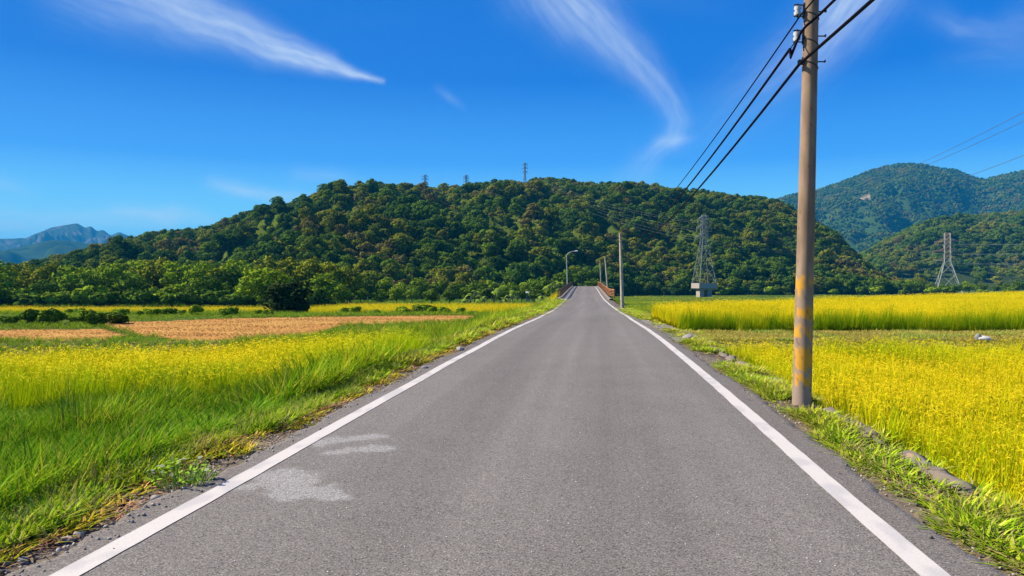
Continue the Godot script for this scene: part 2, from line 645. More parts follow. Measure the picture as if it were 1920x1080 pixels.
func hill_point(u: float, t: float) -> Vector3:      # u: bearing in pixels, t: 0 at the foot, 1 on the ridge, more behind it
	var foot: float = pick(hill_foot, u)
	var ridge: float = pick(hill_ridge, u)
	var D := lerpf(foot, ridge, t)
	var p := at_depth(u, 540, D)
	var top := at_depth(u, pick_smooth(hill_sky, u), ridge)
	var yt := maxf(top.y - 6.0, -4.5)
	var y0 := -4.4
	var y: float
	if t <= 1.0:
		var k := 0.62 * t + 0.38 * sin(t * PI * 0.5)
		y = lerpf(y0, yt, k)
	else:
		y = lerpf(yt, y0, smoothstep(1.0, 1.7, t))
	var relief := (noise(p.x, p.z, 9000.0) * 16.0 + (absf(noise(p.x + 300, p.z, 5200.0)) - 0.25) * 26.0) * sin(clampf(t, 0, 1) * PI) * (1.0 - smoothstep(0.6, 0.92, t)) * clampf((yt - y0) / 60.0, 0, 1)
	y += relief
	if t < 1.0:      # no spur stands higher against the sky than the crest behind it
		y = minf(y, EYE + (yt - EYE) * (D / ridge) - 1.5 * (1.0 - t))
	return Vector3(p.x, y, p.z)

func make_terrain(called: String, us: PackedFloat32Array, ts: PackedFloat32Array, at: Callable, color: Callable, m: Material) -> Node3D:
	var s := Shape.new()
	ts.reverse()
	for t in ts:
		for u in us:
			var p: Vector3 = at.call(u, t)
			s.vert(p, Vector3.UP, color.call(u, t, p))
	grid(s, us.size(), ts.size())
	smooth_normals(s)
	var o := part(called, s.mesh(), m, self)
	o.set_meta("kind", "structure")
	return o

func span(a: float, b: float, n: int) -> PackedFloat32Array:
	var r := PackedFloat32Array()
	for i in n:
		r.append(lerpf(a, b, float(i) / (n - 1)))
	return r

# ------------------------------------------------------------------ wires and pylons
func wire_mesh(a: Vector3, b: Vector3, sag: float, rad: float, n := 24) -> ArrayMesh:
	var s := Shape.new()
	var pts := PackedVector3Array()
	for i in n + 1:
		var t := float(i) / n
		pts.append(a.lerp(b, t) - Vector3.UP * sag * 4.0 * t * (1.0 - t))
	tube(s, pts, [rad], 5)
	return s.mesh()

func wire(a: Vector3, b: Vector3, sag: float, rad: float, m: Material, label: String, group := "") -> void:
	var o := part("power_line", wire_mesh(a, b, sag, rad), m, self)
	tag(o, label, "wire", group)

# A lattice tower whose base centre is the node's origin. arms: [height, half length] rows; the tower narrows to waist_w at waist_h.
func make_pylon(at: Vector3, turn: float, h: float, base_w: float, waist_h: float, waist_w: float, top_w: float, arms: Array, beam: float, m: Material, arm_m: Material, label: String) -> Node3D:
	var o := base("lattice_pylon", at, turn)
	tag(o, label, "pylon")
	var wid := func(y: float) -> float:
		return lerpf(base_w, waist_w, y / waist_h) if y < waist_h else lerpf(waist_w, top_w, (y - waist_h) / (h - waist_h))
	var corners := [Vector2(-0.5, -0.5), Vector2(0.5, -0.5), Vector2(0.5, 0.5), Vector2(-0.5, 0.5)]
	for c in corners:
		var s := Shape.new()
		var pts := PackedVector3Array()
		for y in [0.0, waist_h, h]:
			var w: float = wid.call(y)
			pts.append(Vector3(c.x * w, y, c.y * w))
		tube(s, pts, [beam, beam * 0.9, beam * 0.7], 4)
		part("leg", s.mesh(), m, o)
	var levels := [0.0]
	var y := 0.0
	while y < h - 0.6:
		y += maxf(wid.call(y) * 0.85, 1.1)
		levels.append(minf(y, h))
	for i in range(1, levels.size()):
		var s := Shape.new()
		var y0: float = levels[i - 1]
		var y1: float = levels[i]
		var w0: float = wid.call(y0)
		var w1: float = wid.call(y1)
		for k in 4:
			var a: Vector2 = corners[k]
			var b: Vector2 = corners[(k + 1) % 4]
			bar(s, Vector3(a.x * w0, y0, a.y * w0), Vector3(b.x * w1, y1, b.y * w1), beam * 0.5, 3)
			bar(s, Vector3(b.x * w0, y0, b.y * w0), Vector3(a.x * w1, y1, a.y * w1), beam * 0.5, 3)
			bar(s, Vector3(a.x * w1, y1, a.y * w1), Vector3(b.x * w1, y1, b.y * w1), beam * 0.5, 3)
		part("bracing", s.mesh(), m if y0 < waist_h else arm_m, o)
	for row in arms:
		for sg in [-1.0, 1.0]:
			var s := Shape.new()
			var ay: float = row[0]
			var al: float = row[1]
			var w: float = wid.call(ay) * 0.5
			var tip := Vector3(sg * al, ay, 0)
			for zz in [-1.0, 1.0]:
				bar(s, Vector3(sg * w, ay, zz * w), tip, beam * 0.85, 3)
				bar(s, Vector3(sg * w, ay + 1.3, zz * w), tip, beam * 0.6, 3)
				bar(s, Vector3(sg * w, ay + 1.3, zz * w), Vector3(sg * lerpf(w, al, 0.5), ay, zz * w * 0.5), beam * 0.45, 3)
			var arm := part("cross_arm", s.mesh(), arm_m, o)
			var q := Shape.new()
			var rr := []
			var pp := PackedVector3Array()
			for k in 9:
				pp.append(tip + Vector3(0, -0.16 * k, 0))
				rr.append(0.13 if k % 2 else 0.06)
			tube(q, pp, rr, 6)
			part("insulator", q.mesh(), arm_m, arm)
	return o

func arm_tip(o: Node3D, row: Array, sg: float) -> Vector3:
	return o.transform * Vector3(sg * row[1], row[0] - 1.3, 0)

# ------------------------------------------------------------------ stones
func stone_mesh(seed_: int, size: Vector3) -> ArrayMesh:
	var r := FastNoiseLite.new()
	r.seed = seed_
	r.frequency = 0.9
	var s := Shape.new()
	var nu := 9
	var nv := 7
	for j in nv:
		for i in nu:
			var a := TAU * i / (nu - 1)
			var b := PI * j / (nv - 1)
			var d := Vector3(sin(b) * cos(a), cos(b), sin(b) * sin(a))
			var k := 1.0 + 0.5 * r.get_noise_3d(d.x * 2, d.y * 2, d.z * 2)
			k = minf(k, 0.95 / maxf(absf(d.x * 0.9 + d.y * 0.3), 0.3))
			s.vert(d * k * size * 0.5, d, Color.WHITE)
	grid(s, nu, nv)
	smooth_normals(s)
	if s.n[nu * 3 + 2].dot(s.v[nu * 3 + 2]) < 0:
		for i in s.n.size():
			s.n[i] = -s.n[i]
		s.ix.reverse()
	return s.mesh()

func place(px: float, D: float) -> Vector3:
	var p := at_depth(px, 540, D)
	return Vector3(p.x, ground_y(p.x, p.z), p.z)

func _ready() -> void:
	rng.seed = 20240
	nz.seed = 3
	nz.frequency = 0.01
	nz.fractal_octaves = 3
	set_view()
	far_edge_a = from_ds(35.0, 2.4)
	far_edge_b = from_ds(96.0, 66.0)
	build_ground()
	build_hills()
	build_road()
	build_bridge()
	build_forest()
	build_trees()
	build_fields()
	build_poles()
	build_pylons()
	build_small_things()

func set_view() -> void:
	cam_basis = Basis(Vector3.UP, deg_to_rad(YAW)) * Basis(Vector3.RIGHT, deg_to_rad(PITCH))
	var cam := Camera3D.new()
	cam.name = "camera"
	cam.fov = rad_to_deg(2.0 * atan(540.0 / F))
	cam.near = 0.05
	cam.far = 30000.0
	cam.transform = Transform3D(cam_basis, Vector3(0, EYE, 0))
	add_child(cam)
	cam.current = true
	var env := Environment.new()
	env.background_mode = Environment.BG_SKY
	var sm := PanoramaSkyMaterial.new()
	sm.panorama = make_sky()
	var sky := Sky.new()
	sky.sky_material = sm
	env.sky = sky
	env.tonemap_mode = Environment.TONE_MAPPER_LINEAR
	env.tonemap_exposure = EXPOSURE
	env.sdfgi_enabled = true
	env.ssao_enabled = true
	env.ssil_enabled = true
	env.fog_enabled = true
	env.fog_density = 0.00013
	env.fog_light_color = Color(0.18, 0.70, 0.98)
	var we := WorldEnvironment.new()
	we.name = "world_environment"
	we.environment = env
	add_child(we)
	var sun := DirectionalLight3D.new()
	sun.name = "sun"
	sun.light_energy = 1.45
	sun.light_color = Color(1.0, 0.955, 0.87)
	sun.light_angular_distance = 0.5
	sun.shadow_enabled = true
	add_child(sun)
	sun.look_at_from_position(SUN_TO * 50.0, Vector3.ZERO)

# ------------------------------------------------------------------ ground
func soil_color(x: float, z: float) -> Color:
	var D := depth_of(x, z)
	var s := x - road_x(clampf(-z, -60, 330))
	var a := noise(x, z, 3000.0)
	var b := noise(x + 80, z, 240.0)
	var soil := Color(0.150, 0.115, 0.070) * (1.0 + 0.35 * b)
	var green := Color(0.085, 0.135, 0.022) * (1.0 + 0.3 * a + 0.25 * b)
	var c := soil.lerp(Color(0.16, 0.15, 0.03), clampf(0.5 + a, 0, 1) * 0.5)
	if absf(s) < 4.2 and -z < 95:
		c = Color(0.20, 0.165, 0.125) * (1.0 + 0.4 * b)
	elif s < 0 and D > 30:
		c = green
	elif s > 0 and (beyond_far_edge(x, z) > 0.5 and D > 30):
		c = green * Color(0.9, 1.0, 1.0)
	elif s > 0 and D > 20.5 and D < 26.0:
		c = Color(0.30, 0.26, 0.09) * (1.0 + 0.4 * b)
	return c

func build_ground() -> void:
	var xs := lines(-14.0, 14.0, 0.22, -7000.0, 7000.0, 1.13)
	var zs := lines(-40.0, 3.0, 0.3, -7000.0, 200.0, 1.08)
	var s := Shape.new()
	for z in zs:
		for x in xs:
			s.vert(Vector3(x, ground_y(x, z), z), Vector3.UP, soil_color(x, z), Vector2(x, z))
	grid(s, xs.size(), zs.size())
	smooth_normals(s)
	var m := mat(Color.WHITE, 0.95, true, Color.BLACK, 0.2)
	m.uv1_triplanar = true
	m.uv1_world_triplanar = true
	m.uv1_scale = Vector3(0.7, 0.7, 0.7)
	m.albedo_texture = cloud_noise_texture(4, 0.02, Color(0.55, 0.55, 0.55), Color(1, 1, 1))
	m.normal_enabled = true
	m.normal_texture = cloud_noise_texture(8, 0.03, Color.BLACK, Color.WHITE, true)
	var g := part("ground", s.mesh(), m, self)
	g.set_meta("kind", "structure")

# ------------------------------------------------------------------ hills and mountains
var far_sky := [[1300, 470], [1400, 420], [1455, 372], [1530, 354], [1575, 338], [1620, 321], [1660, 309], [1690, 305], [1730, 306], [1760, 313], [1790, 316], [1820, 328], [1842, 333], [1870, 327], [1920, 317], [1990, 300], [2100, 270], [2300, 250], [2500, 330]]
var mid_sky := [[1480, 540], [1560, 510], [1620, 470], [1680, 442], [1720, 424], [1760, 412], [1800, 405], [1860, 400], [1920, 394], [2000, 384], [2150, 372], [2400, 400], [2600, 450]]

func far_point(u: float, t: float) -> Vector3:
	var D := lerpf(1350.0, 2300.0, t)
	var p := at_depth(u, 540, D)
	var yt := at_depth(u, pick_smooth(far_sky, u), 2300.0).y - 9.0
	var y := lerpf(-6.0, yt, 0.55 * t + 0.45 * t * t) if t <= 1.0 else lerpf(yt, -6.0, (t - 1.0) * 2.0)
	y += (noise(p.x, p.z, 36000.0) * 70.0 + absf(noise(p.x + 900, p.z, 22000.0)) * 80.0) * sin(clampf(t, 0, 1) * PI)
	return Vector3(p.x, maxf(y, -6.0), p.z)

func mid_point(u: float, t: float) -> Vector3:
	var D := lerpf(560.0, 950.0, t)
	var p := at_depth(u, 540, D)
	var yt := at_depth(u, pick_smooth(mid_sky, u), 950.0).y - 8.0
	var y := lerpf(-5.0, yt, 0.5 * t + 0.5 * sin(t * PI * 0.5)) if t <= 1.0 else lerpf(yt, -5.0, (t - 1.0) * 2.0)
	y += noise(p.x, p.z, 12000.0) * 22.0 * sin(clampf(t, 0, 1) * PI)
	return Vector3(p.x, maxf(y, -5.0), p.z)

func peak_point(u: float, t: float) -> Vector3:
	var sky := [[-500, 430], [-200, 452], [0, 447], [48, 446], [70, 437], [95, 427], [122, 421], [146, 418], [160, 427], [170, 423], [182, 433], [194, 430], [208, 441], [224, 434], [245, 443], [300, 452], [420, 470], [600, 500]]
	var D := lerpf(3500.0, 4900.0, t)
	var p := at_depth(u, 540, D)
	var yt := at_depth(u, pick(sky, u), 4900.0).y
	var y := lerpf(-10.0, yt, t) if t <= 1.0 else lerpf(yt, -10.0, (t - 1.0) * 2.0)
	y += (absf(noise(p.x * 1.6 + p.z * 0.3, p.z * 0.4, 26000.0)) * 190.0 - 60.0 + noise(p.x, p.z, 9000.0) * 30.0) * sin(clampf(t, 0, 1) * PI)
	return Vector3(p.x, maxf(y, -10.0), p.z)

func foothill_point(u: float, t: float) -> Vector3:
	var sky := [[-500, 470], [-200, 478], [0, 475], [40, 463], [80, 454], [120, 451], [160, 456], [220, 470], [300, 488], [420, 505]]
	var D := lerpf(2300.0, 3100.0, t)
	var p := at_depth(u, 540, D)
	var yt := at_depth(u, pick_smooth(sky, u), 3100.0).y
	var y := lerpf(-8.0, yt, t) if t <= 1.0 else lerpf(yt, -8.0, (t - 1.0) * 2.0)
	y += (absf(noise(p.x, p.z, 40000.0)) * 140.0 - 20.0) * sin(clampf(t, 0, 1) * PI)
	return Vector3(p.x, maxf(y, -8.0), p.z)

func scar(u: float, t: float) -> float:      # bare earth cut into the far wooded mountain
	var p := far_point(u, t)
	var d := cam_basis.inverse() * (p - Vector3(0, EYE, 0))
	var q := Vector2(960.0 + d.x / -d.z * F, 540.0 - d.y / -d.z * F)
	var k := maxf(1.0 - ((q - Vector2(1620, 371)) / Vector2(17, 6)).length(), 0.0)
	return maxf(k, 0.16 * maxf(1.0 - ((q - Vector2(1618, 396)) / Vector2(16, 6)).length(), 0.0))

func build_hills() -> void:
	var wood := mat(Color.WHITE, 1.0, true, Color.BLACK, 0.0)
	make_terrain("hill", span(-480, 1740, 260), span(0.0, 1.6, 50), hill_point, func(_u, _t, p): return Color(0.075, 0.105, 0.014) * (1.0 + 0.3 * noise(p.x, p.z, 2000.0)), wood)
	make_terrain("wooded_hill", span(1470, 2600, 140), span(0.0, 1.5, 36), mid_point, func(_u, _t, p): return Color(0.04, 0.06, 0.02) * (1.0 + 0.3 * noise(p.x, p.z, 3000.0)), wood)
	make_terrain("mountain", span(1300, 2500, 300), span(0.0, 1.5, 90), far_point, func(u, t, p): return (Color(0.045, 0.080, 0.018) * (1.0 + 0.4 * noise(p.x, p.z, 5000.0))).lerp(Color(0.34, 0.24, 0.17), 1.0 if scar(u, t) > 0.12 else 0.0), wood)
	make_terrain("mountain", span(-500, 600, 260), span(0.0, 1.5, 60), peak_point, func(_u, _t, p): return Color(0.045, 0.060, 0.032).lerp(Color(0.13, 0.12, 0.10), smoothstep(0.1, 0.4, noise(p.x, p.z, 14000.0))), wood)
	make_terrain("mountain", span(-500, 420, 160), span(0.0, 1.5, 40), foothill_point, func(_u, _t, p): return Color(0.035, 0.060, 0.020) * (1.0 + 0.3 * noise(p.x, p.z, 9000.0)), wood)

func forest_tint(x: float, z: float) -> Color:
	var a := noise(x, z, 7000.0) + 0.6 * noise(x + 700, z, 2600.0)
	var k := rng.randf() * 0.55 + 0.18 + a * 0.8
	var c: Color
	if k < 0.22:
		c = Color(0.078, 0.150, 0.015)
	elif k < 0.50:
		c = Color(0.112, 0.190, 0.015)
	elif k < 0.66:
		c = Color(0.160, 0.212, 0.016)
	elif k < 0.86:
		c = Color(0.210, 0.232, 0.020)
	else:
		c = Color(0.200, 0.182, 0.045)
	return c * rng.randf_range(0.8, 1.25)

func build_forest() -> void:
	var leaf := mat(Color.WHITE, 0.9, true, Color(0.7, 0.7, 0.7), 0.05)
	var kinds := []
	for k in 6:
		kinds.append(crown(100 + k, 24, 34, Vector3(3.7, [2.7, 3.2, 2.3, 3.6, 2.7, 2.2][k], 3.7), 0.42, [3.4, 4.0, 3.0, 4.4, 3.4, 2.9][k], true, 0.8))
	var root := base("forest")
	tag(root, "dense broadleaf forest covering the long hill behind the paddies", "forest", "", "stuff")
	var xf := []
	var cs := []
	for k in 6:
		xf.append([])
		cs.append([])
	var n := 0
	while n < 21000:
		var u := rng.randf_range(-330, 1725)
		var t := rng.randf_range(0.0, 1.1)
		var D := lerpf(pick(hill_foot, u), pick(hill_ridge, u), t)
		if rng.randf() > D / 650.0:
			continue
		var p := hill_point(u, t)
		var patch := noise(p.x + 40, p.z, 5000.0)
		var sc := (0.46 + 0.72 * pow(rng.randf(), 1.8)) * (1.0 + 0.3 * patch)
		if t > 0.85: sc = minf(sc, 0.95)
		var k := rng.randi() % 6
		xf[k].append(Transform3D(Basis(Vector3.UP, rng.randf() * TAU).scaled(Vector3(sc * rng.randf_range(0.9, 1.15), sc, sc)), p))
		cs[k].append(forest_tint(p.x, p.z))
		n += 1
	for k in 6:
		many("trees", root, kinds[k], leaf, xf[k], cs[k])
	var root2 := base("forest")
	tag(root2, "hazy green forest on the hill behind the reddish pylon", "forest", "", "stuff")
	var xf2 := [[], [], []]
	var cs2 := [[], [], []]
	for i in 6000:
		var p := mid_point(rng.randf_range(1500, 2150), sqrt(rng.randf()) * 1.05)
		var k := i % 3
		var sc := rng.randf_range(0.8, 1.45)
		xf2[k].append(Transform3D(Basis(Vector3.UP, rng.randf() * TAU).scaled(Vector3.ONE * sc), p))
		cs2[k].append(forest_tint(p.x, p.z))
	for k in 3:
		many("trees", root2, kinds[k], leaf, xf2[k], cs2[k])
	var root3 := base("forest")
	tag(root3, "dark blue green forest covering the tall rounded mountain", "forest", "", "stuff")
	var small := [crown(301, 5, 22, Vector3(4.5, 3.6, 4.5), 1.5, 4.5), crown(302, 6, 20, Vector3(5.0, 4.2, 5.0), 1.5, 5.0)]
	var xf3 := [[], []]
	var cs3 := [[], []]
	for i in 22000:
		var u := rng.randf_range(1440, 2080)
		var t := sqrt(rng.randf()) * 1.04
		if scar(u, t) > 0.05:
			continue
		var p := far_point(u, t)
		var sc := rng.randf_range(0.6, 1.2)
		xf3[i % 2].append(Transform3D(Basis(Vector3.UP, rng.randf() * TAU).scaled(Vector3.ONE * sc), p))
		cs3[i % 2].append(forest_tint(p.x, p.z))
	for k in 2:
		many("trees", root3, small[k], leaf, xf3[k], cs3[k])

# ------------------------------------------------------------------ road
func stain(x: float, z: float) -> float:      # spilled cement beside the edge line
	var w := Vector2(noise(x, z, 110.0), noise(x + 31, z, 110.0)) * 0.22 + Vector2(noise(x + 9, z, 35.0), noise(x + 61, z, 35.0)) * 0.12
	var k := 0.0
	for q in [[652, 826, 0.42, 0.16, 0.45], [690, 846, 0.40, 0.17, 0.5], [628, 830, 0.22, 0.1, 0.2], [545, 893, 0.26, 0.30, 0.3], [575, 925, 0.42, 0.20, 0.4], [520, 912, 0.3, 0.2, 0.5]]:
		var c := on_level(q[0], q[1], 0.0)
		var d := Vector2(x - c.x, z - c.z).rotated(q[4]) + w
		var r := Vector2(d.x / q[2], d.y / q[3]).length()
		k = maxf(k, 1.0 - smoothstep(0.72, 1.0, r))
	return k

func build_road() -> void:
	var m := mat(Color.WHITE, 0.88, true, Color.BLACK, 0.35)
	m.albedo_texture = speckle_texture(11, 1024, 0.46, 0.66, 0.0, 0.0, 42000)
	m.uv1_scale = Vector3(0.42, 0.42, 1)
	m.normal_enabled = true
	m.normal_scale = 0.3
	var f := FastNoiseLite.new()
	f.seed = 21
	f.frequency = 0.16
	f.fractal_octaves = 2
	var nt := NoiseTexture2D.new()
	nt.width = 1024
	nt.height = 1024
	nt.seamless = true
	nt.noise = f
	nt.as_normal_map = true
	nt.bump_strength = 3.0
	m.normal_texture = nt
	var ds := lines(1.0, 13.0, 0.05, -40.0, 320.0, 1.035)
	var s := Shape.new()
	var cols := 92
	for di in range(ds.size() - 1, -1, -1):
		var d := ds[di]
		var on_bridge := smoothstep(84.0, 92.0, d)
		var rag := 1.0 - on_bridge
		var el := EDGE_L + rag * (noise(d, 0, 260.0) * 0.16 + noise(d, 9, 70.0) * 0.07) - 0.12 * on_bridge
		var er := EDGE_R + rag * (noise(d, 44, 300.0) * 0.14 + noise(d, 70, 60.0) * 0.05) + 0.1 * on_bridge
		var cx := road_x(d)
		var cy := road_y(d)
		for i in cols + 1:
			var t := float(i) / cols
			var side := lerpf(el, er, t)
			var x := cx + side
			var y := cy + 0.012 * noise(x, d, 1200.0)
			var edge := minf(side - el, er - side)
			if edge < 0.03:
				y -= 0.045
			var g := 0.268 * (1.0 + 0.10 * noise(x * 1.6, d * 0.35, 900.0) + 0.07 * noise(x, d, 130.0))
			# polished wheel tracks run lengthwise
			g *= 1.0 + 0.07 * cos((side + 0.2) * 3.4) + 0.12 * noise(x * 5.0, d * 0.10, 260.0) - 0.10 * exp(-pow((side - 0.15 - 0.1 * noise(d, 2, 900.0)) / 0.05, 2.0)) * smoothstep(-0.2, 0.3, noise(d, 77, 700.0))
			var c := Color(g * 1.06, g * 0.97, g * 0.875)
			c = c.lerp(Color(0.50, 0.485, 0.46), 0.72 * stain(x, -d) if d < 14 and side < 0 else 0.0)
			var dusty := smoothstep(0.42, 0.05, edge + 0.25 * noise(x, d, 90.0))
			c = c.lerp(Color(0.27, 0.235, 0.20), 0.45 * dusty)
			s.vert(Vector3(x, y, -d), Vector3.UP, c, Vector2(x, d))
	grid(s, cols + 1, ds.size())
	smooth_normals(s)
	var o := part("road", s.mesh(), m, self)
	o.set_meta("kind", "structure")
	# painted edge lines
	var pm := mat(Color.WHITE, 0.7, true, Color.BLACK, 0.4)
	pm.albedo_texture = speckle_texture(12, 512, 0.90, 1.0, 0.0, 0.03)
	pm.uv1_scale = Vector3(0.6, 0.6, 1)
	for sg in [-1.0, 1.0]:
		var p := Shape.new()
		for di in range(ds.size() - 1, -1, -1):
			var d := ds[di]
			if d > 185:
				continue
			var wob := noise(d, sg * 30, 1500.0) * 0.03
			var w := 0.165 + 0.012 * noise(d, sg * 10 + 5, 60.0)
			for i in 7:
				var side: float = sg * 2.35 + wob + (i / 6.0 - 0.5) * w
				var x := road_x(d) + side
				var y := road_y(d) + 0.012 * noise(x, d, 1200.0) + 0.005
				var worn := smoothstep(0.06, 0.40, noise(x * 2.0, d, 90.0) + (0.12 if i == 0 or i == 6 else 0.0))
				var c := Color(0.58, 0.54, 0.495).lerp(Color(0.40, 0.39, 0.385), 0.55 * worn)
				if d > 60:
					c = c.lerp(Color(0.5, 0.44, 0.38), 0.5 * smoothstep(0.1, 0.4, noise(x, d, 500.0)))
				p.vert(Vector3(x, y, -d), Vector3.UP, c, Vector2(x, d))
		var rows := p.v.size() / 7
		grid(p, 7, rows)
		smooth_normals(p)
		var q := part("road_marking", p.mesh(), pm, self)
		q.set_meta("kind", "structure")
	# the concrete apron where a track leaves the road on the right
	var am := mat(Color(0.27, 0.255, 0.24), 0.95, false, Color.BLACK, 0.2)
	am.uv1_triplanar = true
	am.uv1_world_triplanar = true
	am.albedo_texture = cloud_noise_texture(31, 0.02, Color(0.6, 0.58, 0.55), Color(1, 1, 1))
	var ap := Shape.new()
	for j in 24:
		var d := lerpf(37.0, 20.5, j / 23.0)
		for i in 8:
			var w := 0.85 + 0.25 * noise(d, 3, 300.0) - 0.5 * smoothstep(29.0, 37.0, d)
			var x := road_x(d) + 2.70 + w * i / 7.0
			ap.vert(Vector3(x, road_y(d) - 0.012 + 0.01 * noise(x, d, 100.0), -d), Vector3.UP)
	grid(ap, 8, 24)
	smooth_normals(ap)
	part("apron_path", ap.mesh(), am, self).set_meta("kind", "structure")

# ------------------------------------------------------------------ bridge
func build_bridge() -> void:
	var o := base("bridge", Vector3(0, 0, 0))
	tag(o, "narrow road bridge with rusty railings leading to the hill", "bridge")
	var concrete := mat(Color(0.20, 0.17, 0.14), 0.95)
	var deck := Shape.new()
	for j in 40:
		var d := lerpf(192.0, 90.0, j / 39.0)
		for row in [[-3.35, -0.7], [-3.35, 0.14], [-2.98, 0.14], [-2.92, -0.02], [2.92, -0.02], [2.98, 0.14], [3.35, 0.14], [3.35, -0.7]]:
			deck.vert(Vector3(road_x(d) + row[0], road_y(d) + row[1], -d), Vector3.UP)
	grid(deck, 8, 40)
	smooth_normals(deck)
	part("deck", deck.mesh(), concrete, o)
	var brown := mat(Color(0.20, 0.12, 0.06), 0.8)
	var rust := mat(Color(0.42, 0.18, 0.06), 0.85)
	for sg in [-1.0, 1.0]:
		var rail_root := Node3D.new()
		rail_root.name = "railing"
		o.add_child(rail_root, true)
		var m: Material = brown if sg < 0 else rust
		rail_root.set_meta("label", "brown metal railing" if sg < 0 else "rusty orange metal railing")
		var post := Shape.new()
		box(post, Vector3(0, 0.52, 0), Vector3(0.11, 1.05, 0.11))
		box(post, Vector3(0, 1.06, 0), Vector3(0.14, 0.05, 0.14))
		var pmesh := post.mesh()
		var pts := []
		for k in 5:
			pts.append(PackedVector3Array())
		var d := 93.0
		while d < 190.0:
			var flare := 0.5 * smoothstep(98.0, 93.0, d) * (1.0 if sg > 0 else 0.3)
			var p := Vector3(road_x(d) + sg * (3.17 + flare), road_y(d) + 0.13, -d)
			if is_equal_approx(fmod(d - 93.0, 2.4), 0.0) or fmod(d - 93.0, 2.4) < 0.01 or fmod(d - 93.0, 2.4) > 2.39:
				part("post", pmesh, m, rail_root, p)
			for k in 5:
				pts[k].append(p + Vector3(0, [0.25, 0.45, 0.65, 0.85, 1.02][k], 0))
			d += 1.2
		for k in 5:
			var s := Shape.new()
			tube(s, pts[k], [0.035 if k < 4 else 0.06], 6)
			part("rail", s.mesh(), m, rail_root)
	var cap := Shape.new()
	box(cap, Vector3(0, 0.55, 0), Vector3(0.45, 1.1, 0.35))
	box(cap, Vector3(0, 1.14, 0), Vector3(0.53, 0.09, 0.43))
	var dd := 140.0
	part("end_post", cap.mesh(), mat(Color(0.55, 0.50, 0.36), 0.9), o, Vector3(road_x(dd) + 3.62, road_y(dd) + 0.1, -dd))
	# street lamps
	var steel := mat(Color(0.42, 0.44, 0.42), 0.5)
	for row in [[Vector3(road_x(152.0) - 3.55, road_y(152.0) - 0.6, -152.0), 8.2, "tall street lamp with curved arm rising beside the bridge railing"], [place(1048, 300.0), 7.6, "street lamp with curved arm standing among bushes behind the bridge"]]:
		var l := base("street_lamp", row[0])
		tag(l, row[2], "lamp", "street lamps")
		var h: float = row[1]
		var sp := Shape.new()
		tube(sp, PackedVector3Array([Vector3.ZERO, Vector3(-0.1, h * 0.5, 0), Vector3(-0.2, h * 0.86, 0)]), [0.11, 0.09, 0.07], 8)
		part("pole", sp.mesh(), steel, l)
		var sa := Shape.new()
		tube(sa, PackedVector3Array([Vector3(-0.2, h * 0.86, 0), Vector3(-0.12, h * 0.91, 0), Vector3(0.15, h * 0.955, 0), Vector3(0.7, h * 0.985, 0), Vector3(1.5, h * 1.0, 0)]), [0.07, 0.065, 0.06, 0.055, 0.05], 8)
		part("arm", sa.mesh(), steel, l)
		var sh := Shape.new()
		tube(sh, PackedVector3Array([Vector3(1.4, h, 0), Vector3(1.55, h + 0.02, 0), Vector3(1.85, h + 0.04, 0), Vector3(2.1, h + 0.05, 0)]), [0.06, 0.13, 0.15, 0.05], 8)
		part("lamp_head", sh.mesh(), mat(Color(0.6, 0.6, 0.58), 0.5), l)

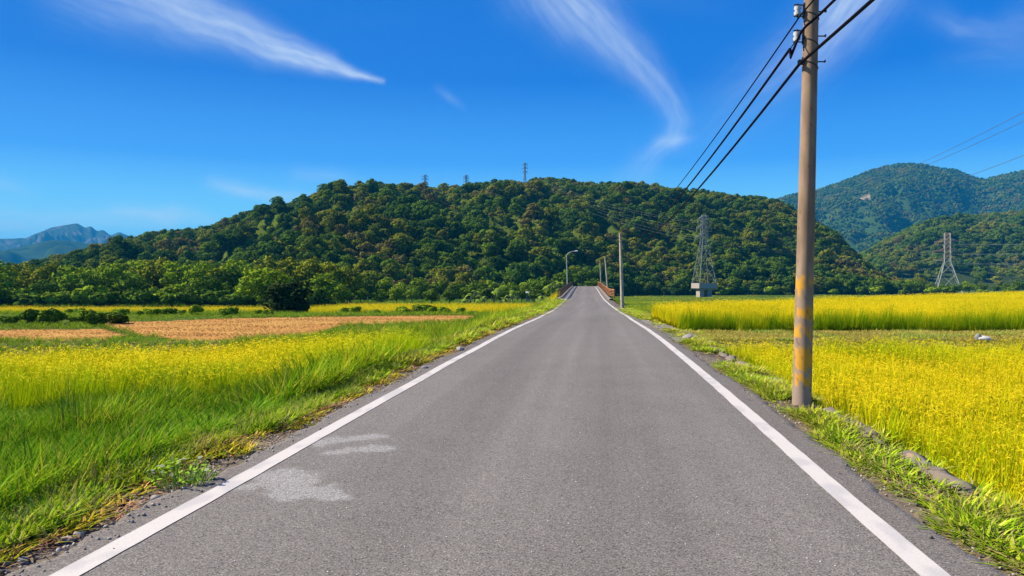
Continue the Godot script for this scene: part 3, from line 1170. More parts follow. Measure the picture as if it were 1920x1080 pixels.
# ------------------------------------------------------------------ trees and bushes one can tell apart
func build_trees() -> void:
	var bark := mat(Color(0.13, 0.105, 0.08), 0.95)
	var bright := mat(Color(0.200, 0.300, 0.013), 0.9, true, Color(0.5, 0.5, 0.5), 0.1)
	var olive := mat(Color(0.230, 0.265, 0.016), 0.9, true, Color(0.5, 0.5, 0.5), 0.1)
	var deep := mat(Color(0.090, 0.160, 0.011), 0.9, true, Color(0.4, 0.4, 0.4), 0.1)
	var dark := mat(Color(0.028, 0.048, 0.010), 0.85, true, Color(0.06, 0.06, 0.06), 0.1)
	var g := "trees in the row beyond the far paddies"
	var kinds := [
		make_tree("broadleaf_tree", "bright green bushy tree in the row beyond the far paddies", g, 41, 8.0, 3.0, bright, bark),
		make_tree("broadleaf_tree", "yellowish olive tree in the row beyond the far paddies", g, 52, 8.6, 2.7, olive, bark),
		make_tree("broadleaf_tree", "deep green rounded tree in the row beyond the far paddies", g, 63, 7.6, 3.2, deep, bark),
		make_tree("broadleaf_tree", "bright green bushy tree in the row beyond the far paddies", g, 74, 7.0, 3.4, bright, bark),
	]
	var spots := []     # px, depth, height factor, kind
	var r := RandomNumberGenerator.new()
	r.seed = 8
	var px := -60.0
	while px < 640.0:
		spots.append([px, r.randf_range(126, 134), r.randf_range(0.55, 0.85), [0, 2, 3, 1][r.randi() % 4]])
		spots.append([px + 15, r.randf_range(138, 150), r.randf_range(0.95, 1.25), [0, 1, 3, 0][r.randi() % 4]])
		spots.append([px + 5, r.randf_range(155, 178), r.randf_range(1.05, 1.4), [1, 0, 2, 3][r.randi() % 4]])
		px += r.randf_range(30, 42)
	px = 560.0
	while px < 1060.0:
		spots.append([px, r.randf_range(142, 176), r.randf_range(0.42, 0.62), [2, 2, 3, 0][r.randi() % 4]])
		spots.append([px + 14, r.randf_range(180, 205), r.randf_range(0.7, 0.95), [2, 0, 2, 3][r.randi() % 4]])
		px += r.randf_range(26, 38)
	px = 1060.0
	while px < 1130.0:      # the dark clump where the road comes off the bridge
		spots.append([px, r.randf_range(225, 250), r.randf_range(0.7, 1.1), 2])
		px += 13.0
	px = 1150.0
	while px < 1960.0:
		spots.append([px, r.randf_range(335, 360), r.randf_range(0.6, 1.0), [2, 2, 3, 2][r.randi() % 4]])
		px += r.randf_range(18, 27)
	var used := [false, false, false, false]
	for q in spots:
		var k: int = q[3]
		var o: Node3D = kinds[k] if not used[k] else copy_of(kinds[k])
		used[k] = true
		var p := place(q[0], q[1])
		o.position = p
		o.rotation.y = r.randf() * TAU
		o.scale = Vector3(q[2] * r.randf_range(0.95, 1.25), q[2], q[2] * r.randf_range(0.95, 1.25))
		if q[0] > 540 and q[1] < 300:
			o.set_meta("label", "%s tree at the hill foot beside the bridge" % ["bright green", "olive", "deep green", "leafy green"][k])
			o.set_meta("group", "trees at the foot of the hill")
		elif q[1] > 300:
			o.set_meta("label", "%s tree at the edge of the meadow behind the pylons" % ["bright green", "olive", "deep green", "leafy green"][k])
			o.set_meta("group", "trees at the edge of the meadow")
	# the lone dark tree between the cut field and the far paddies
	var lone := make_tree("broadleaf_tree", "lone near black dense tree standing at the edge of the cut field", "", 91, 4.7, 2.1, dark, bark, 44, 60, 0.22)
	lone.position = place(543, 82.0)
	lone.scale = Vector3(1.3, 0.9, 1.2)
	var low := crown(95, 26, 50, Vector3(2.1, 0.9, 2.0), 0.22, 1.1)
	part("lower_crown", low, dark, lone)
	var mate := make_tree("broadleaf_tree", "large bright green tree rising behind the lone dark tree", "", 92, 7.4, 3.6, mat(Color(0.210, 0.305, 0.014), 0.9, true, Color(0.5, 0.5, 0.5), 0.1), bark, 44, 60, 0.28)
	mate.position = place(494, 108.0)
	mate.scale = Vector3(1.15, 0.92, 1.1)
	# bushes along the banks
	var bush := base("bush")
	tag(bush, "low green bush", "bush")
	part("foliage", crown(130, 16, 60, Vector3(0.8, 0.55, 0.7), 0.12, 0.5), bright, bush)
	var stems := Shape.new()
	for k in 5:
		bar(stems, Vector3(0, -0.1, 0), Vector3(cos(k * 1.3) * 0.4, 0.45, sin(k * 1.3) * 0.4), 0.02, 5)
	part("stem", stems.mesh(), bark, bush)
	var first := true
	var row := []
	for k in 14:
		row.append([r.randf_range(-20, 245), r.randf_range(47, 51), r.randf_range(0.45, 1.0), "low scrubby bush on the bank behind the small cut field", deep])
	for k in 26:
		row.append([r.randf_range(130, 530), r.randf_range(60, 68), r.randf_range(0.3, 0.8), "low green bush on the bank between large cut field and golden strip", bright])
	for k in 14:
		row.append([r.randf_range(640, 900), r.randf_range(70, 78), r.randf_range(0.4, 0.9), "small weedy bush on the bank between lone dark tree and bridge", bright])
	row.append([797, 80.0, 1.4, "rounded green bush standing alone before the golden strips", deep])
	for k in 30:
		row.append([-30 + 22.0 * k + r.randf_range(-8, 8), r.randf_range(120, 126), r.randf_range(1.8, 3.4), "large leafy shrub crowding below the tree row", deep if k % 3 else bright])
	for k in 16:
		row.append([1170 + 48.0 * k + r.randf_range(-14, 14), r.randf_range(318, 334), r.randf_range(2.5, 4.5), "rounded shrub at the meadow edge below the hill", deep if k % 2 else bright])
	for q in row:
		var o: Node3D = bush if first else copy_of(bush)
		first = false
		o.position = place(q[0], q[1])
		o.rotation.y = r.randf() * TAU
		o.scale = Vector3(q[2] * r.randf_range(0.9, 1.4), q[2] * r.randf_range(0.8, 1.2), q[2] * r.randf_range(0.9, 1.3))
		o.set_meta("label", q[3])
		o.set_meta("group", "bushes: " + q[3])
		(o.get_node("foliage") as MeshInstance3D).material_override = q[4]
	# banana plants by the bridge
	var ban := mat(Color(0.17, 0.25, 0.02), 0.8, false, Color(0.3, 0.3, 0.3), 0.15)
	var leafs := []
	for k in 3:
		leafs.append(banana_leaf(400 + k))
	var stem_shape := Shape.new()
	tube(stem_shape, PackedVector3Array([Vector3(0, -0.2, 0), Vector3(0, 0.7, 0), Vector3(0.05, 1.3, 0)]), [0.16, 0.13, 0.09], 8)
	var stem_m := stem_shape.mesh()
	var stem_mat := mat(Color(0.20, 0.24, 0.05), 0.8)
	for q in [[872, 128, 0.7], [888, 146, 1.25], [903, 133, 0.85], [926, 150, 1.4], [944, 130, 0.75], [960, 142, 1.15], [1018, 138, 0.95], [1034, 152, 1.45], [1004, 129, 0.65], [1049, 144, 1.0]]:
		var o := base("banana_plant", place(q[0], q[1]))
		tag(o, "banana plant with long drooping leaves beside the bridge approach", "plant", "banana plants beside the bridge")
		part("stem", stem_m, stem_mat, o)
		for k in 7:
			var lf := part("leaf", leafs[k % 3], ban, o, Vector3(0.03, 1.25, 0))
			lf.rotation.y = k * 0.9 + r.randf_range(-0.6, 0.6)
			lf.rotation.x = r.randf_range(-0.5, 0.5)
			lf.rotation.z = r.randf_range(-0.3, 0.6)
			lf.scale = Vector3.ONE * r.randf_range(1.05, 1.45)
		o.scale = Vector3.ONE * q[2]
	# the small pale shed half hidden by the bananas
	var shed := base("shed", place(993, 172.0))
	tag(shed, "small pale shed roof showing between banana plants", "shed")
	var sw := Shape.new()
	box(sw, Vector3(0, 1.15, 0), Vector3(1.5, 2.3, 2.0))
	part("wall", sw.mesh(), mat(Color(0.35, 0.33, 0.30)), shed)
	var srf := Shape.new()
	box(srf, Vector3(0, 2.5, 0), Vector3(1.9, 0.1, 2.5), Basis(Vector3.RIGHT, 0.14))
	part("roof", srf.mesh(), mat(Color(0.38, 0.39, 0.40), 0.6), shed)

func banana_leaf(seed_: int) -> ArrayMesh:
	var r := RandomNumberGenerator.new()
	r.seed = seed_
	var s := Shape.new()
	var prev := []
	var l := r.randf_range(1.7, 2.3)
	for k in 9:
		var t := k / 8.0
		var c := Vector3(l * 0.66 * t, l * (1.2 * t - 1.15 * t * t), 0)
		var w := 0.30 * sin(PI * clampf(t * 0.93 + 0.06, 0, 1)) * r.randf_range(0.85, 1.1)
		var run := Vector3(0.66, 1.2 - 2.3 * t, 0).normalized()
		var up := run.cross(Vector3.BACK) * -1.0
		if up.y < 0: up = -up
		var now := [s.vert(c + Vector3(0, -0.06, -w), (up + Vector3(0, 0, -0.4)).normalized()), s.vert(c, up), s.vert(c + Vector3(0, -0.06, w), (up + Vector3(0, 0, 0.4)).normalized())]
		if k > 0:
			for i in 2:
				s.tri_facing(prev[i], now[i], now[i + 1])
				s.tri_facing(prev[i], now[i + 1], prev[i + 1])
		prev = now
	return s.mesh()

# ------------------------------------------------------------------ rice, grass, stubble
func build_fields() -> void:
	var leafm := mat(Color.WHITE, 0.75, true, Color(0.75, 0.75, 0.75), 0.12)
	var gold := [Color(0.70, 0.62, 0.008), Color(0.62, 0.60, 0.008), Color(0.78, 0.63, 0.009), Color(0.44, 0.48, 0.008)]
	var grain := [Color(0.74, 0.55, 0.012), Color(0.66, 0.50, 0.012), Color(0.76, 0.62, 0.015)]
	var lime := [Color(0.32, 0.48, 0.016), Color(0.22, 0.40, 0.012), Color(0.46, 0.54, 0.03), Color(0.13, 0.28, 0.010), Color(0.50, 0.46, 0.12), Color(0.28, 0.44, 0.014)]
	var mid_green := [Color(0.15, 0.31, 0.010), Color(0.21, 0.37, 0.012), Color(0.09, 0.22, 0.008), Color(0.28, 0.40, 0.02), Color(0.40, 0.42, 0.06), Color(0.16, 0.32, 0.010)]
	var straw := [Color(0.42, 0.36, 0.13), Color(0.34, 0.31, 0.08), Color(0.26, 0.30, 0.05), Color(0.48, 0.40, 0.18)]
	var rice := []
	for k in 4:
		rice.append(tuft(600 + k, 26, 0.90, 0.011, 0.10, 0.15, gold, 4, grain))
	var unripe := []
	for k in 4:
		unripe.append(tuft(640 + k, 15, 0.62, 0.015, 0.14, 0.5, mid_green))
	var turf := []
	for k in 4:
		turf.append(tuft(680 + k, 12, 0.21, 0.016, 0.09, 0.75, lime))
	turf.append(tuft(690, 9, 0.11, 0.036, 0.05, 0.9, [Color(0.16, 0.34, 0.012), Color(0.22, 0.40, 0.015)]))
	turf.append(tuft(691, 8, 0.30, 0.006, 0.07, 0.4, [Color(0.46, 0.38, 0.16), Color(0.40, 0.30, 0.12), Color(0.30, 0.40, 0.03)]))
	var dry := []
	for k in 3:
		dry.append(tuft(700 + k, 16, 0.16, 0.011, 0.12, 1.2, straw))

	# the ripe paddy on the right, from the pole to the bank
	scatter("rice_crop", "ripe yellow rice growing beside the utility pole", "rice", ds_outline([[1.5, 3.05], [3.0, 3.1], [20.4, 5.55], [20.6, 24.0], [1.5, 16.0]]), rice, leafm, 0.135, 0.011,
		func(x, z, _D):
			var s = x - road_x(-z)
			if s < 3.66 + 0.12 * noise(x, z, 100.0): return null
			var a := noise(x, z, 700.0)
			var g := clampf(0.10 + 1.1 * a + rng.randf_range(-0.3, 0.3), 0, 1)
			return [0.7 + 0.3 * smoothstep(3.6, 3.9, s), (0.84 + 0.16 * a + 0.14 * noise(x, z, 120.0)) * (0.72 + 0.28 * smoothstep(3.6, 4.6, s)), Color(1.0, 1.0, 1.0).lerp(Color(0.62, 0.88, 0.62), g)], Vector2(0.02, 0.03))
	# the second paddy on the right, behind the bank
	var second := PackedVector2Array([from_ds(26.0, 5.6), from_ds(26.4, 60.0), from_ds(60.0, 80.0), from_ds(125.0, 110.0), from_ds(125.0, 96.0), far_edge_b, far_edge_a, from_ds(32.0, 5.2)])
	scatter("rice_crop", "tall golden rice paddy behind the grassy bank", "rice", second, rice, leafm, 0.16, 0.0062,
		func(x, z, D):
			var s = x - road_x(-z)
			if s < 3.55 + 0.2 * noise(x, z, 200.0): return null
			if D < 26.05 + 0.5 * noise(x, z, 150.0): return null
			var a := noise(x, z, 900.0)
			var rim := smoothstep(28.2, 26.5, D)      # the rows along the bank stay green
			var g := clampf(0.05 + 0.5 * a + 1.0 * rim * rng.randf_range(0.4, 1.3), 0, 1)
			return [1.0, (0.92 + 0.08 * a + 0.12 * noise(x, z, 220.0)) * (1.0 + rim * 0.5 * noise(x, z, 60.0)), Color(1.05, 1.03, 1.0).lerp(Color(0.24, 0.48, 0.24), g)])
	# flattened grass on the bank between them
	scatter("bank_grass", "trampled straw coloured grass on the bank between two paddies", "grass", ds_outline([[20.3, 5.0], [20.3, 26.0], [26.2, 30.0], [26.2, 5.3]]), dry, leafm, 0.12, 0.006,
		func(x, z, _D):
			var a := noise(x, z, 300.0)
			return [0.9, 1.0 + 0.4 * a, Color(1.15, 1.1, 0.7).lerp(Color(0.7, 1.0, 0.5), clampf(a * 2.0, 0, 1)) * (1.0 + 0.3 * a)], Vector2(0.05, 0.0))
	# verge on the right
	scatter("verge_grass", "bright short grass on the verge around the pole foot", "grass", ds_outline([[1.2, 1.5], [30.0, 5.2], [60.0, 9.0], [60.0, 12.5], [30.0, 7.5], [1.2, 5.0]]), turf + [dry[0], dry[1]], leafm, 0.048, 0.0045,
		func(x, z, D):
			var s = x - road_x(-z)
			var lo := EDGE_R + 0.10 + 0.14 * noise(x, z, 90.0) + 0.1 * noise(x, z, 400.0)
			if s < lo or s > 3.75: return null
			if D > 20.5 and D < 37.0 and s < 3.55: return [0.10, 0.7, Color(1.1, 1.0, 0.9)]
			var a := noise(x + 20, z, 160.0)
			var bare := smoothstep(0.30, 0.5, noise(x + 5, z + 9, 330.0))
			# bare, littered ground just past the pole towards the camera
			if D > 5.4 and D < 9.2 and s > 3.04 + 0.25 * a: bare = maxf(bare, 0.8)
			var dens := 1.0 - bare
			var h := 0.75 + 0.5 * a
			if s < lo + 0.12: h *= 0.6
			if s > 3.35: dens *= 0.75
			return [dens, h, Color(1.0, 1.0, 1.0).lerp(Color(1.5, 1.0, 1.1), clampf(0.2 + 0.9 * a, 0, 1) * 0.6)])
	# verge on the left, brightest by the road
	scatter("verge_grass", "bright green grass along the ragged gravel road edge", "grass", ds_outline([[1.0, -1.0], [1.0, -7.0], [30.0, -6.0], [90.0, -1.0], [90.0, 6.5], [30.0, 2.0], [10.0, 0.0]]), turf + [dry[2]], leafm, 0.05, 0.0045,
		func(x, z, D):
			var s = x - road_x(-z)
			var lo := EDGE_L - 0.16 - 0.20 * noise(x, z, 120.0) - 0.14 * noise(x, z, 420.0)
			if s > lo or s < -4.6: return null
			var a := noise(x + 20, z, 160.0)
			var dens := 1.0
			var h := 0.95 + 0.55 * a
			var t := Color(0.95, 1.0, 0.95)
			if s > lo - 0.22:
				h *= 0.55
				dens = 0.45
				t = Color(1.6, 1.0, 1.5)
			if D > 14: h *= 1.0 + 0.5 * smoothstep(14.0, 24.0, D)
			return [dens, h, t.lerp(Color(1.35, 1.02, 1.1), clampf(a, 0, 1))])
	# tall unripe growth in the near left field
	scatter("green_crop", "tall mid green unripe rice beside the verge", "rice", ds_outline([[1.2, -1.5], [1.2, -7.0], [4.0, -8.0], [11.0, -14.0], [12.0, -6.0], [15.5, -2.2], [15.5, -0.4], [8.0, -1.0]]), unripe, leafm, 0.075, 0.009,
		func(x, z, D):
			var s = x - road_x(-z)
			if s > -3.62 + 0.12 * noise(x, z, 140.0): return null
			var a := noise(x, z, 260.0)
			var next_to_ripe := smoothstep(9.0, 12.5, D + 2.0 * a)      # plants grow riper towards the yellow paddy
			return [0.95, 0.74 + 0.34 * a + 0.38 * next_to_ripe, Color(0.9, 0.98, 0.9).lerp(Color(1.9, 1.3, 1.0), clampf(0.25 + 0.9 * a + 0.7 * next_to_ripe, 0, 1) * rng.randf())], Vector2(0.03, 0.0))
	# ripe paddy on the left
	scatter("rice_crop", "ripe yellow rice paddy between green growth and cut field", "rice", ds_outline([[9.6, -11.0], [9.6, -15.0], [12.8, -16.5], [14.6, -12.5], [15.6, -10.4], [17.2, -7.6], [19.8, -5.8], [21.5, -3.6], [16.5, -1.2], [13.2, -1.6], [11.6, -4.4], [10.4, -6.6]]), rice, leafm, 0.13, 0.0095,
		func(x, z, D):
			var s = x - road_x(-z)
			if s > -3.75 + 0.2 * noise(x, z, 200.0): return null
			var a := noise(x, z, 500.0)
			var g := clampf(0.30 + 0.9 * a + rng.randf_range(-0.3, 0.3) + 0.5 * smoothstep(-5.2, -4.0, s), 0, 1)
			return [0.25 + 0.75 * smoothstep(10.2, 12.2, D + 1.5 * a + 0.3 * (s + 4.0)), 0.74 + 0.14 * a + 0.1 * noise(x, z, 90.0), Color(0.95, 0.98, 0.95).lerp(Color(0.58, 0.84, 0.58), g)], Vector2(0.14, 0.0))
	# reedy grass between the road and the cut field
	scatter("reed_grass", "tall pale green grass between the road and the cut field", "grass", ds_outline([[19.0, -5.5], [22.5, -8.5], [24.5, -7.0], [27.0, -3.8], [38.0, -1.2], [70.0, 2.0], [90.0, 5.2], [90.0, 6.4], [40.0, 0.6], [26.0, -1.0], [20.0, -1.8]]), unripe, leafm, 0.15, 0.0065,
		func(x, z, D):
			var s = x - road_x(-z)
			if s > -3.6: return null
			var a := noise(x, z, 500.0)
			return [1.0, (0.95 + 0.4 * a) * (1.0 + 0.35 * smoothstep(24.0, 30.0, D) * smoothstep(50.0, 36.0, D)), Color(1.4, 1.15, 1.2).lerp(Color(2.4, 1.5, 2.0), clampf(0.4 + a, 0, 1) * rng.randf())])
	# weeds over the banks and strips behind the cut fields
	scatter("weeds", "green weeds and grass on the low banks around the cut fields", "weeds", ds_outline([[19.6, -6.4], [17.2, -8.0], [15.7, -10.6], [13.0, -17.0], [24.0, -26.0], [60.0, -52.0], [84.0, -68.0], [84.0, 2.0], [60.0, 0.5], [30.0, -3.0]]), unripe + turf, leafm, 0.30, 0.0065,
		func(x, z, D):
			var q := cut_field(x, z)
			if q > 0: return null
			var a := noise(x, z, 900.0)
			var h := 0.5 + 0.4 * a
			if D > 64: h = 0.8 + 0.6 * a
			return [0.85, h, Color(0.9, 0.95, 0.9).lerp(Color(1.6, 1.15, 1.2), clampf(0.5 + a, 0, 1) * rng.randf())])
	# far strips of ripe rice on the left
	scatter("rice_crop", "far narrow strips of golden rice in front of the tree row", "rice", ds_outline([[83.5, -66.0], [84.0, 3.8], [116.0, 8.0], [116.0, -24.0], [101.0, -28.0], [100.0, -80.0]]), rice, leafm, 0.30, 0.006,
		func(x, z, D):
			var a := noise(x, z, 1500.0)
			var gap := absf(D - 100.0 - 0.02 * x)
			if gap < 1.4: return [1.0, 0.5, Color(0.5, 0.8, 0.5)]
			return [1.0, 0.9, Color(1.08, 1.0, 1.0).lerp(Color(0.5, 0.85, 0.5), clampf(a, 0, 1) * 0.6)])
	# meadow right of the bridge
	scatter("meadow_grass", "low green meadow grass around the pylon footing", "grass", PackedVector2Array([from_ds(36.0, 5.6), far_edge_a, far_edge_b, from_ds(125.0, 95.0), from_ds(240.0, 190.0), from_ds(330.0, 235.0), from_ds(330.0, 30.0), from_ds(95.0, 13.0)]), unripe + dry, leafm, 0.35, 0.0075,
		func(x, z, D):
			var s = x - road_x(clampf(-z, -60, 330))
			if s < 3.6: return null
			if beyond_far_edge(x, z) < 1.0: return null
			var a := noise(x, z, 2500.0)
			return [0.9, 0.4 + 0.5 * a, Color(0.75, 0.82, 0.75).lerp(Color(1.9, 1.3, 1.2), clampf(0.35 + 1.3 * a, 0, 1))])
	# weeds under the trees on the left and along the foot of the hill
	scatter("undergrowth", "dark undergrowth below the tree row and hill foot", "undergrowth", ds_outline([[117.0, -100.0], [117.0, 10.0], [200.0, 20.0], [200.0, -150.0]]), unripe, leafm, 0.7, 0.008,
		func(x, z, _D):
			var s = x - road_x(clampf(-z, -60, 330))
			if s > -3.8: return null
			var a := noise(x, z, 1200.0)
			return [0.8, 1.2 + 0.8 * a, Color(0.9, 0.95, 0.9)])
	# the cut fields
	var cutm := mat(Color.WHITE, 0.95, true, Color.BLACK, 0.1)
	cutm.uv1_triplanar = true
	cutm.uv1_world_triplanar = true
	cutm.uv1_scale = Vector3(0.5, 0.5, 0.5)
	cutm.albedo_texture = cloud_noise_texture(14, 0.025, Color(0.62, 0.6, 0.56), Color(1, 1, 1))
	for k in 2:
		var poly := cut_outline(k)
		var s := Shape.new()
		var tri := Geometry2D.triangulate_polygon(poly)
		# a fine sheet: rows from near to far across the outline
		var n := 70
		var rows := 30
		var lo := Vector2(1e9, 1e9)
		var hi := Vector2(-1e9, -1e9)
		for q in poly:
			var e := Vector2(depth_of(q.x, q.y), side_of(q.x, q.y))
			lo = lo.min(e)
			hi = hi.max(e)
		for j in rows:
			var D := lerpf(hi.x, lo.x, float(j) / (rows - 1))
			for i in n:
				var p := from_ds(D, lerpf(lo.y, hi.y, float(i) / (n - 1)))
				var a := noise(p.x, p.y, 700.0)
				var c := Color(0.60, 0.34, 0.10).lerp(Color(0.52, 0.26, 0.08), clampf(0.5 + a, 0, 1)) * (1.0 + 0.2 * noise(p.x, p.y, 150.0))
				s.vert(Vector3(p.x, ground_y(p.x, p.y) + 0.02, p.y), Vector3.UP, c)
		for j in rows - 1:
			for i in n - 1:
				var a := j * n + i
				var m := (s.v[a] + s.v[a + n + 1]) * 0.5
				if Geometry2D.is_point_in_polygon(Vector2(m.x, m.z), poly):
					s.tri(a, a + 1, a + n + 1)
					s.tri(a, a + n + 1, a + n)
		smooth_normals(s)
		var o := part("stubble_field", s.mesh(), cutm, self)
		o.set_meta("kind", "structure")
	var stub := [tuft(720, 12, 0.14, 0.012, 0.06, 0.35, [Color(0.55, 0.36, 0.12), Color(0.50, 0.30, 0.10), Color(0.42, 0.26, 0.09)])]
	scatter("stubble", "rows of orange straw stubble on the cut fields", "stubble", ds_outline([[30.0, -3.0], [30.0, -28.0], [66.0, -50.0], [66.0, 0.0]]), stub, leafm, 0.26, 0.0052,
		func(x, z, D):
			if cut_field(x, z) <= 0: return null
			var row := absf(fmod(absf(D * 0.9 + side_of(x, z) * 0.25), 3.4) - 1.7)
			if row < 0.3: return [0.2, 0.6, Color(0.8, 0.75, 0.7)]
			return [0.8, 0.8 + 0.4 * noise(x, z, 500.0), Color(1, 1, 1)])

func cut_outline(k: int) -> PackedVector2Array:
	if k == 0:
		return px_outline([[170, 606], [420, 598], [700, 593], [890, 592], [870, 602], [640, 610], [560, 640], [330, 640]], -1.1)
	return px_outline([[-60, 620], [100, 619], [195, 618], [240, 629], [120, 660], [-60, 660]], -1.1)

func cut_field(x: float, z: float) -> float:
	for k in 2:
		if cut_cache.size() <= k:
			cut_cache.append(cut_outline(k))
		if Geometry2D.is_point_in_polygon(Vector2(x, z), cut_cache[k]):
			return 1.0
	return 0.0

var cut_cache := []

# ------------------------------------------------------------------ utility poles
func pole_shaft(h: float, r0: float, r1: float, painted: Array, seed_: int, body := Color(0.275, 0.190, 0.125)) -> ArrayMesh:
	var s := Shape.new()
	var rows := int(h / 0.035)
	var sides := 28
	for j in rows + 1:
		var y := h * j / rows
		var r := lerpf(r0, r1, y / h)
		for i in sides + 1:
			var a := TAU * i / sides
			var o := Vector3(cos(a), 0, sin(a))
			var n1 := noise(a * 0.4 + seed_, y, 60.0)
			var n2 := noise(a * 0.25 + 40 + seed_, y * 0.25, 50.0)
			var c := body * (1.0 + 0.34 * n1 + 0.30 * n2)
			c = c.lerp(Color(0.33, 0.28, 0.25), clampf(1.0 - y / 2.3, 0, 1) * 0.45)
			for p in painted:
				var k := smoothstep(1.0, 0.72, absf(y - p[0] + 0.16 * n1 + 0.06 * n2) / p[1]) * smoothstep(-0.12, 0.10, n1 + 0.8 * n2 + p[2] - 0.25 * cos(a))
				c = c.lerp(Color(0.62, 0.30, 0.012), k * 0.85)
			var pit := smoothstep(0.45, 0.6, noise(a * 1.3 + 7 + seed_, y * 1.4, 22.0))
			c = c.lerp(Color(0.10, 0.07, 0.05), 0.6 * pit)
			s.vert(Vector3(o.x * r, y, o.z * r), o, c)
	for j in rows:
		for i in sides:
			var a := j * (sides + 1) + i
			s.tri_facing(a, a + 1, a + sides + 2)
			s.tri_facing(a, a + sides + 2, a + sides + 1)
	var top := s.vert(Vector3(0, h + 0.02, 0), Vector3.UP, Color(0.3, 0.22, 0.16))
	for i in sides:
		var a := rows * (sides + 1) + i
		s.tri_facing(top, a, a + 1)
	return s.mesh()

func spool(s: Shape, c: Vector3) -> void:
	var pts := PackedVector3Array()
	var rr := []
	for q in [[-0.055, 0.03], [-0.05, 0.045], [-0.02, 0.048], [-0.008, 0.032], [0.008, 0.032], [0.02, 0.048], [0.05, 0.045], [0.055, 0.03]]:
		pts.append(c + Vector3(0, q[0], 0))
		rr.append(q[1])
	tube(s, pts, rr, 14)

func build_poles() -> void:
	var shaft_m := mat(Color.WHITE, 0.9, true, Color.BLACK, 0.3)
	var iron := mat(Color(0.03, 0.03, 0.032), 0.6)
	var china := mat(Color(0.50, 0.51, 0.48), 0.3)
	var foot := on_level(1503, 763, -0.03)
	var D := depth_of(foot.x, foot.z)
	var px := D / F       # metres per photograph pixel at the pole
	var up := (at_depth(1521.5, 0, D) - foot).normalized()
	var o := base("utility_pole", foot - up * 0.05)
	tag(o, "tall concrete utility pole with worn yellow paint bands beside the rice", "pole", "utility poles along the road")
	var bx := cam_basis.x
	bx = (bx - up * bx.dot(up)).normalized()
	o.basis = Basis(bx, up, bx.cross(up).normalized())
	var h := 6.5
	var at_y := func(y: float) -> float: return (763.0 - y) * px + 0.05
	part("shaft", pole_shaft(h, 17.3 * px, 12.2 * px, [[at_y.call(532), 0.115, 0.12], [at_y.call(583), 0.09, 0.02], [at_y.call(622), 0.09, 0.06], [at_y.call(668), 0.12, 0.08], [at_y.call(706), 0.09, -0.06]], 0), shaft_m, o)
	var rad := func(y: float) -> float: return lerpf(17.3, 12.2, at_y.call(y) / h) * px
	for y in [20.0, 68.0]:
		var hy: float = at_y.call(y)
		var r: float = rad.call(y)
		var ix := -r - 0.085
		var b := Shape.new()
		for k in [-0.075, 0.075]:
			box(b, Vector3(-r - 0.06, hy + k, 0.0), Vector3(0.15, 0.008, 0.03))
		bar(b, Vector3(ix, hy - 0.1, 0), Vector3(ix, hy + 0.095, 0), 0.008, 6)
		box(b, Vector3(-r - 0.006, hy, 0), Vector3(0.012, 0.2, 0.05))
		var br := part("bracket", b.mesh(), iron, o)
		var sp := Shape.new()
		spool(sp, Vector3(ix, hy, 0))
		var ins := part("insulator", sp.mesh(), china, br)
		ins.set_meta("label", "white ceramic spool insulator")
	var hook := Shape.new()
	var hy3: float = at_y.call(118.0)
	var r3: float = rad.call(118.0)
	box(hook, Vector3(-r3 - 0.03, hy3, 0.03), Vector3(0.08, 0.06, 0.05))
	bar(hook, Vector3(-r3 - 0.06, hy3 - 0.05, 0.03), Vector3(-r3 - 0.02, hy3 + 0.06, 0.06), 0.012, 6)
	part("hook", hook.mesh(), iron, o)
	for y in [21.0, 67.0, 115.0]:
		var hy: float = at_y.call(y)
		var r: float = rad.call(y)
		var b := Shape.new()
		bar(b, Vector3(r - 0.02, hy, 0), Vector3(r + 0.105, hy + 0.004, 0), 0.009, 6)
		box(b, Vector3(r + 0.1, hy + 0.008, 0), Vector3(0.012, 0.03, 0.03))
		part("step_bolt", b.mesh(), iron, o)
	for y in [30.0, 80.0, 122.0]:  # dark slanting rings standing in for the shadows the brackets cast
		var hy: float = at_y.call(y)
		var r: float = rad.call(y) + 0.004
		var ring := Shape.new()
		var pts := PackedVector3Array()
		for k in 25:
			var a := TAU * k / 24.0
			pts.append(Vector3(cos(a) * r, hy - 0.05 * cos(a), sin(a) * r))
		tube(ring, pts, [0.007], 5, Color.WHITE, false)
		part("bracket_shadow", ring.mesh(), iron, o)
	# the poles farther along
	var others := []
	for q in [[1167.0, 1163.0, 61.0, 437.0, "second concrete pole beside the road before the bridge", 0.15], [1141.5, 1134.5, 108.0, 482.0, "concrete pole standing outside the orange bridge railing", 0.14], [1127.5, 1125.0, 165.0, 488.0, "farthest concrete pole at the end of the orange railing", 0.14]]:
		var f := place(q[0], q[2])
		if q[2] > 90:
			f.y = road_y(-f.z) - 0.8
		var top := at_depth(q[1], q[3], q[2])
		var n := base("utility_pole", f)
		tag(n, q[4], "pole", "utility poles along the road")
		n.basis = frame_of(top - f)
		part("shaft", pole_shaft((top - f).length(), q[5], q[5] * 0.72, [], 5, Color(0.42, 0.36, 0.27)), shaft_m, n)
		var b := Shape.new()
		var hh := (top - f).length()
		box(b, Vector3(0, hh - 0.3, 0), Vector3(0.5, 0.05, 0.05))
		part("bracket", b.mesh(), iron, n)
		others.append(top)
	# the pole behind the viewer that carries the near spans
	var back := copy_of(o)
	back.position = Vector3(2.72, 0.0, 41.0)
	back.set_meta("label", "concrete utility pole behind the viewer carrying the near wire spans")
	# wires
	var black := mat(Color(0.008, 0.008, 0.014), 0.7, false, Color.BLACK, 0.15)
	var g := "wires strung on the roadside poles"
	var a1 := at_depth(1500, 30, D)
	var a2 := at_depth(1481, 92, D - 0.15)
	var a3 := at_depth(1499, 120, D - 0.06)
	wire(a1, others[0] + Vector3(-0.1, -0.15, 0), 0.92, 0.011, black, "thin upper wire from the near pole to the second pole", g)
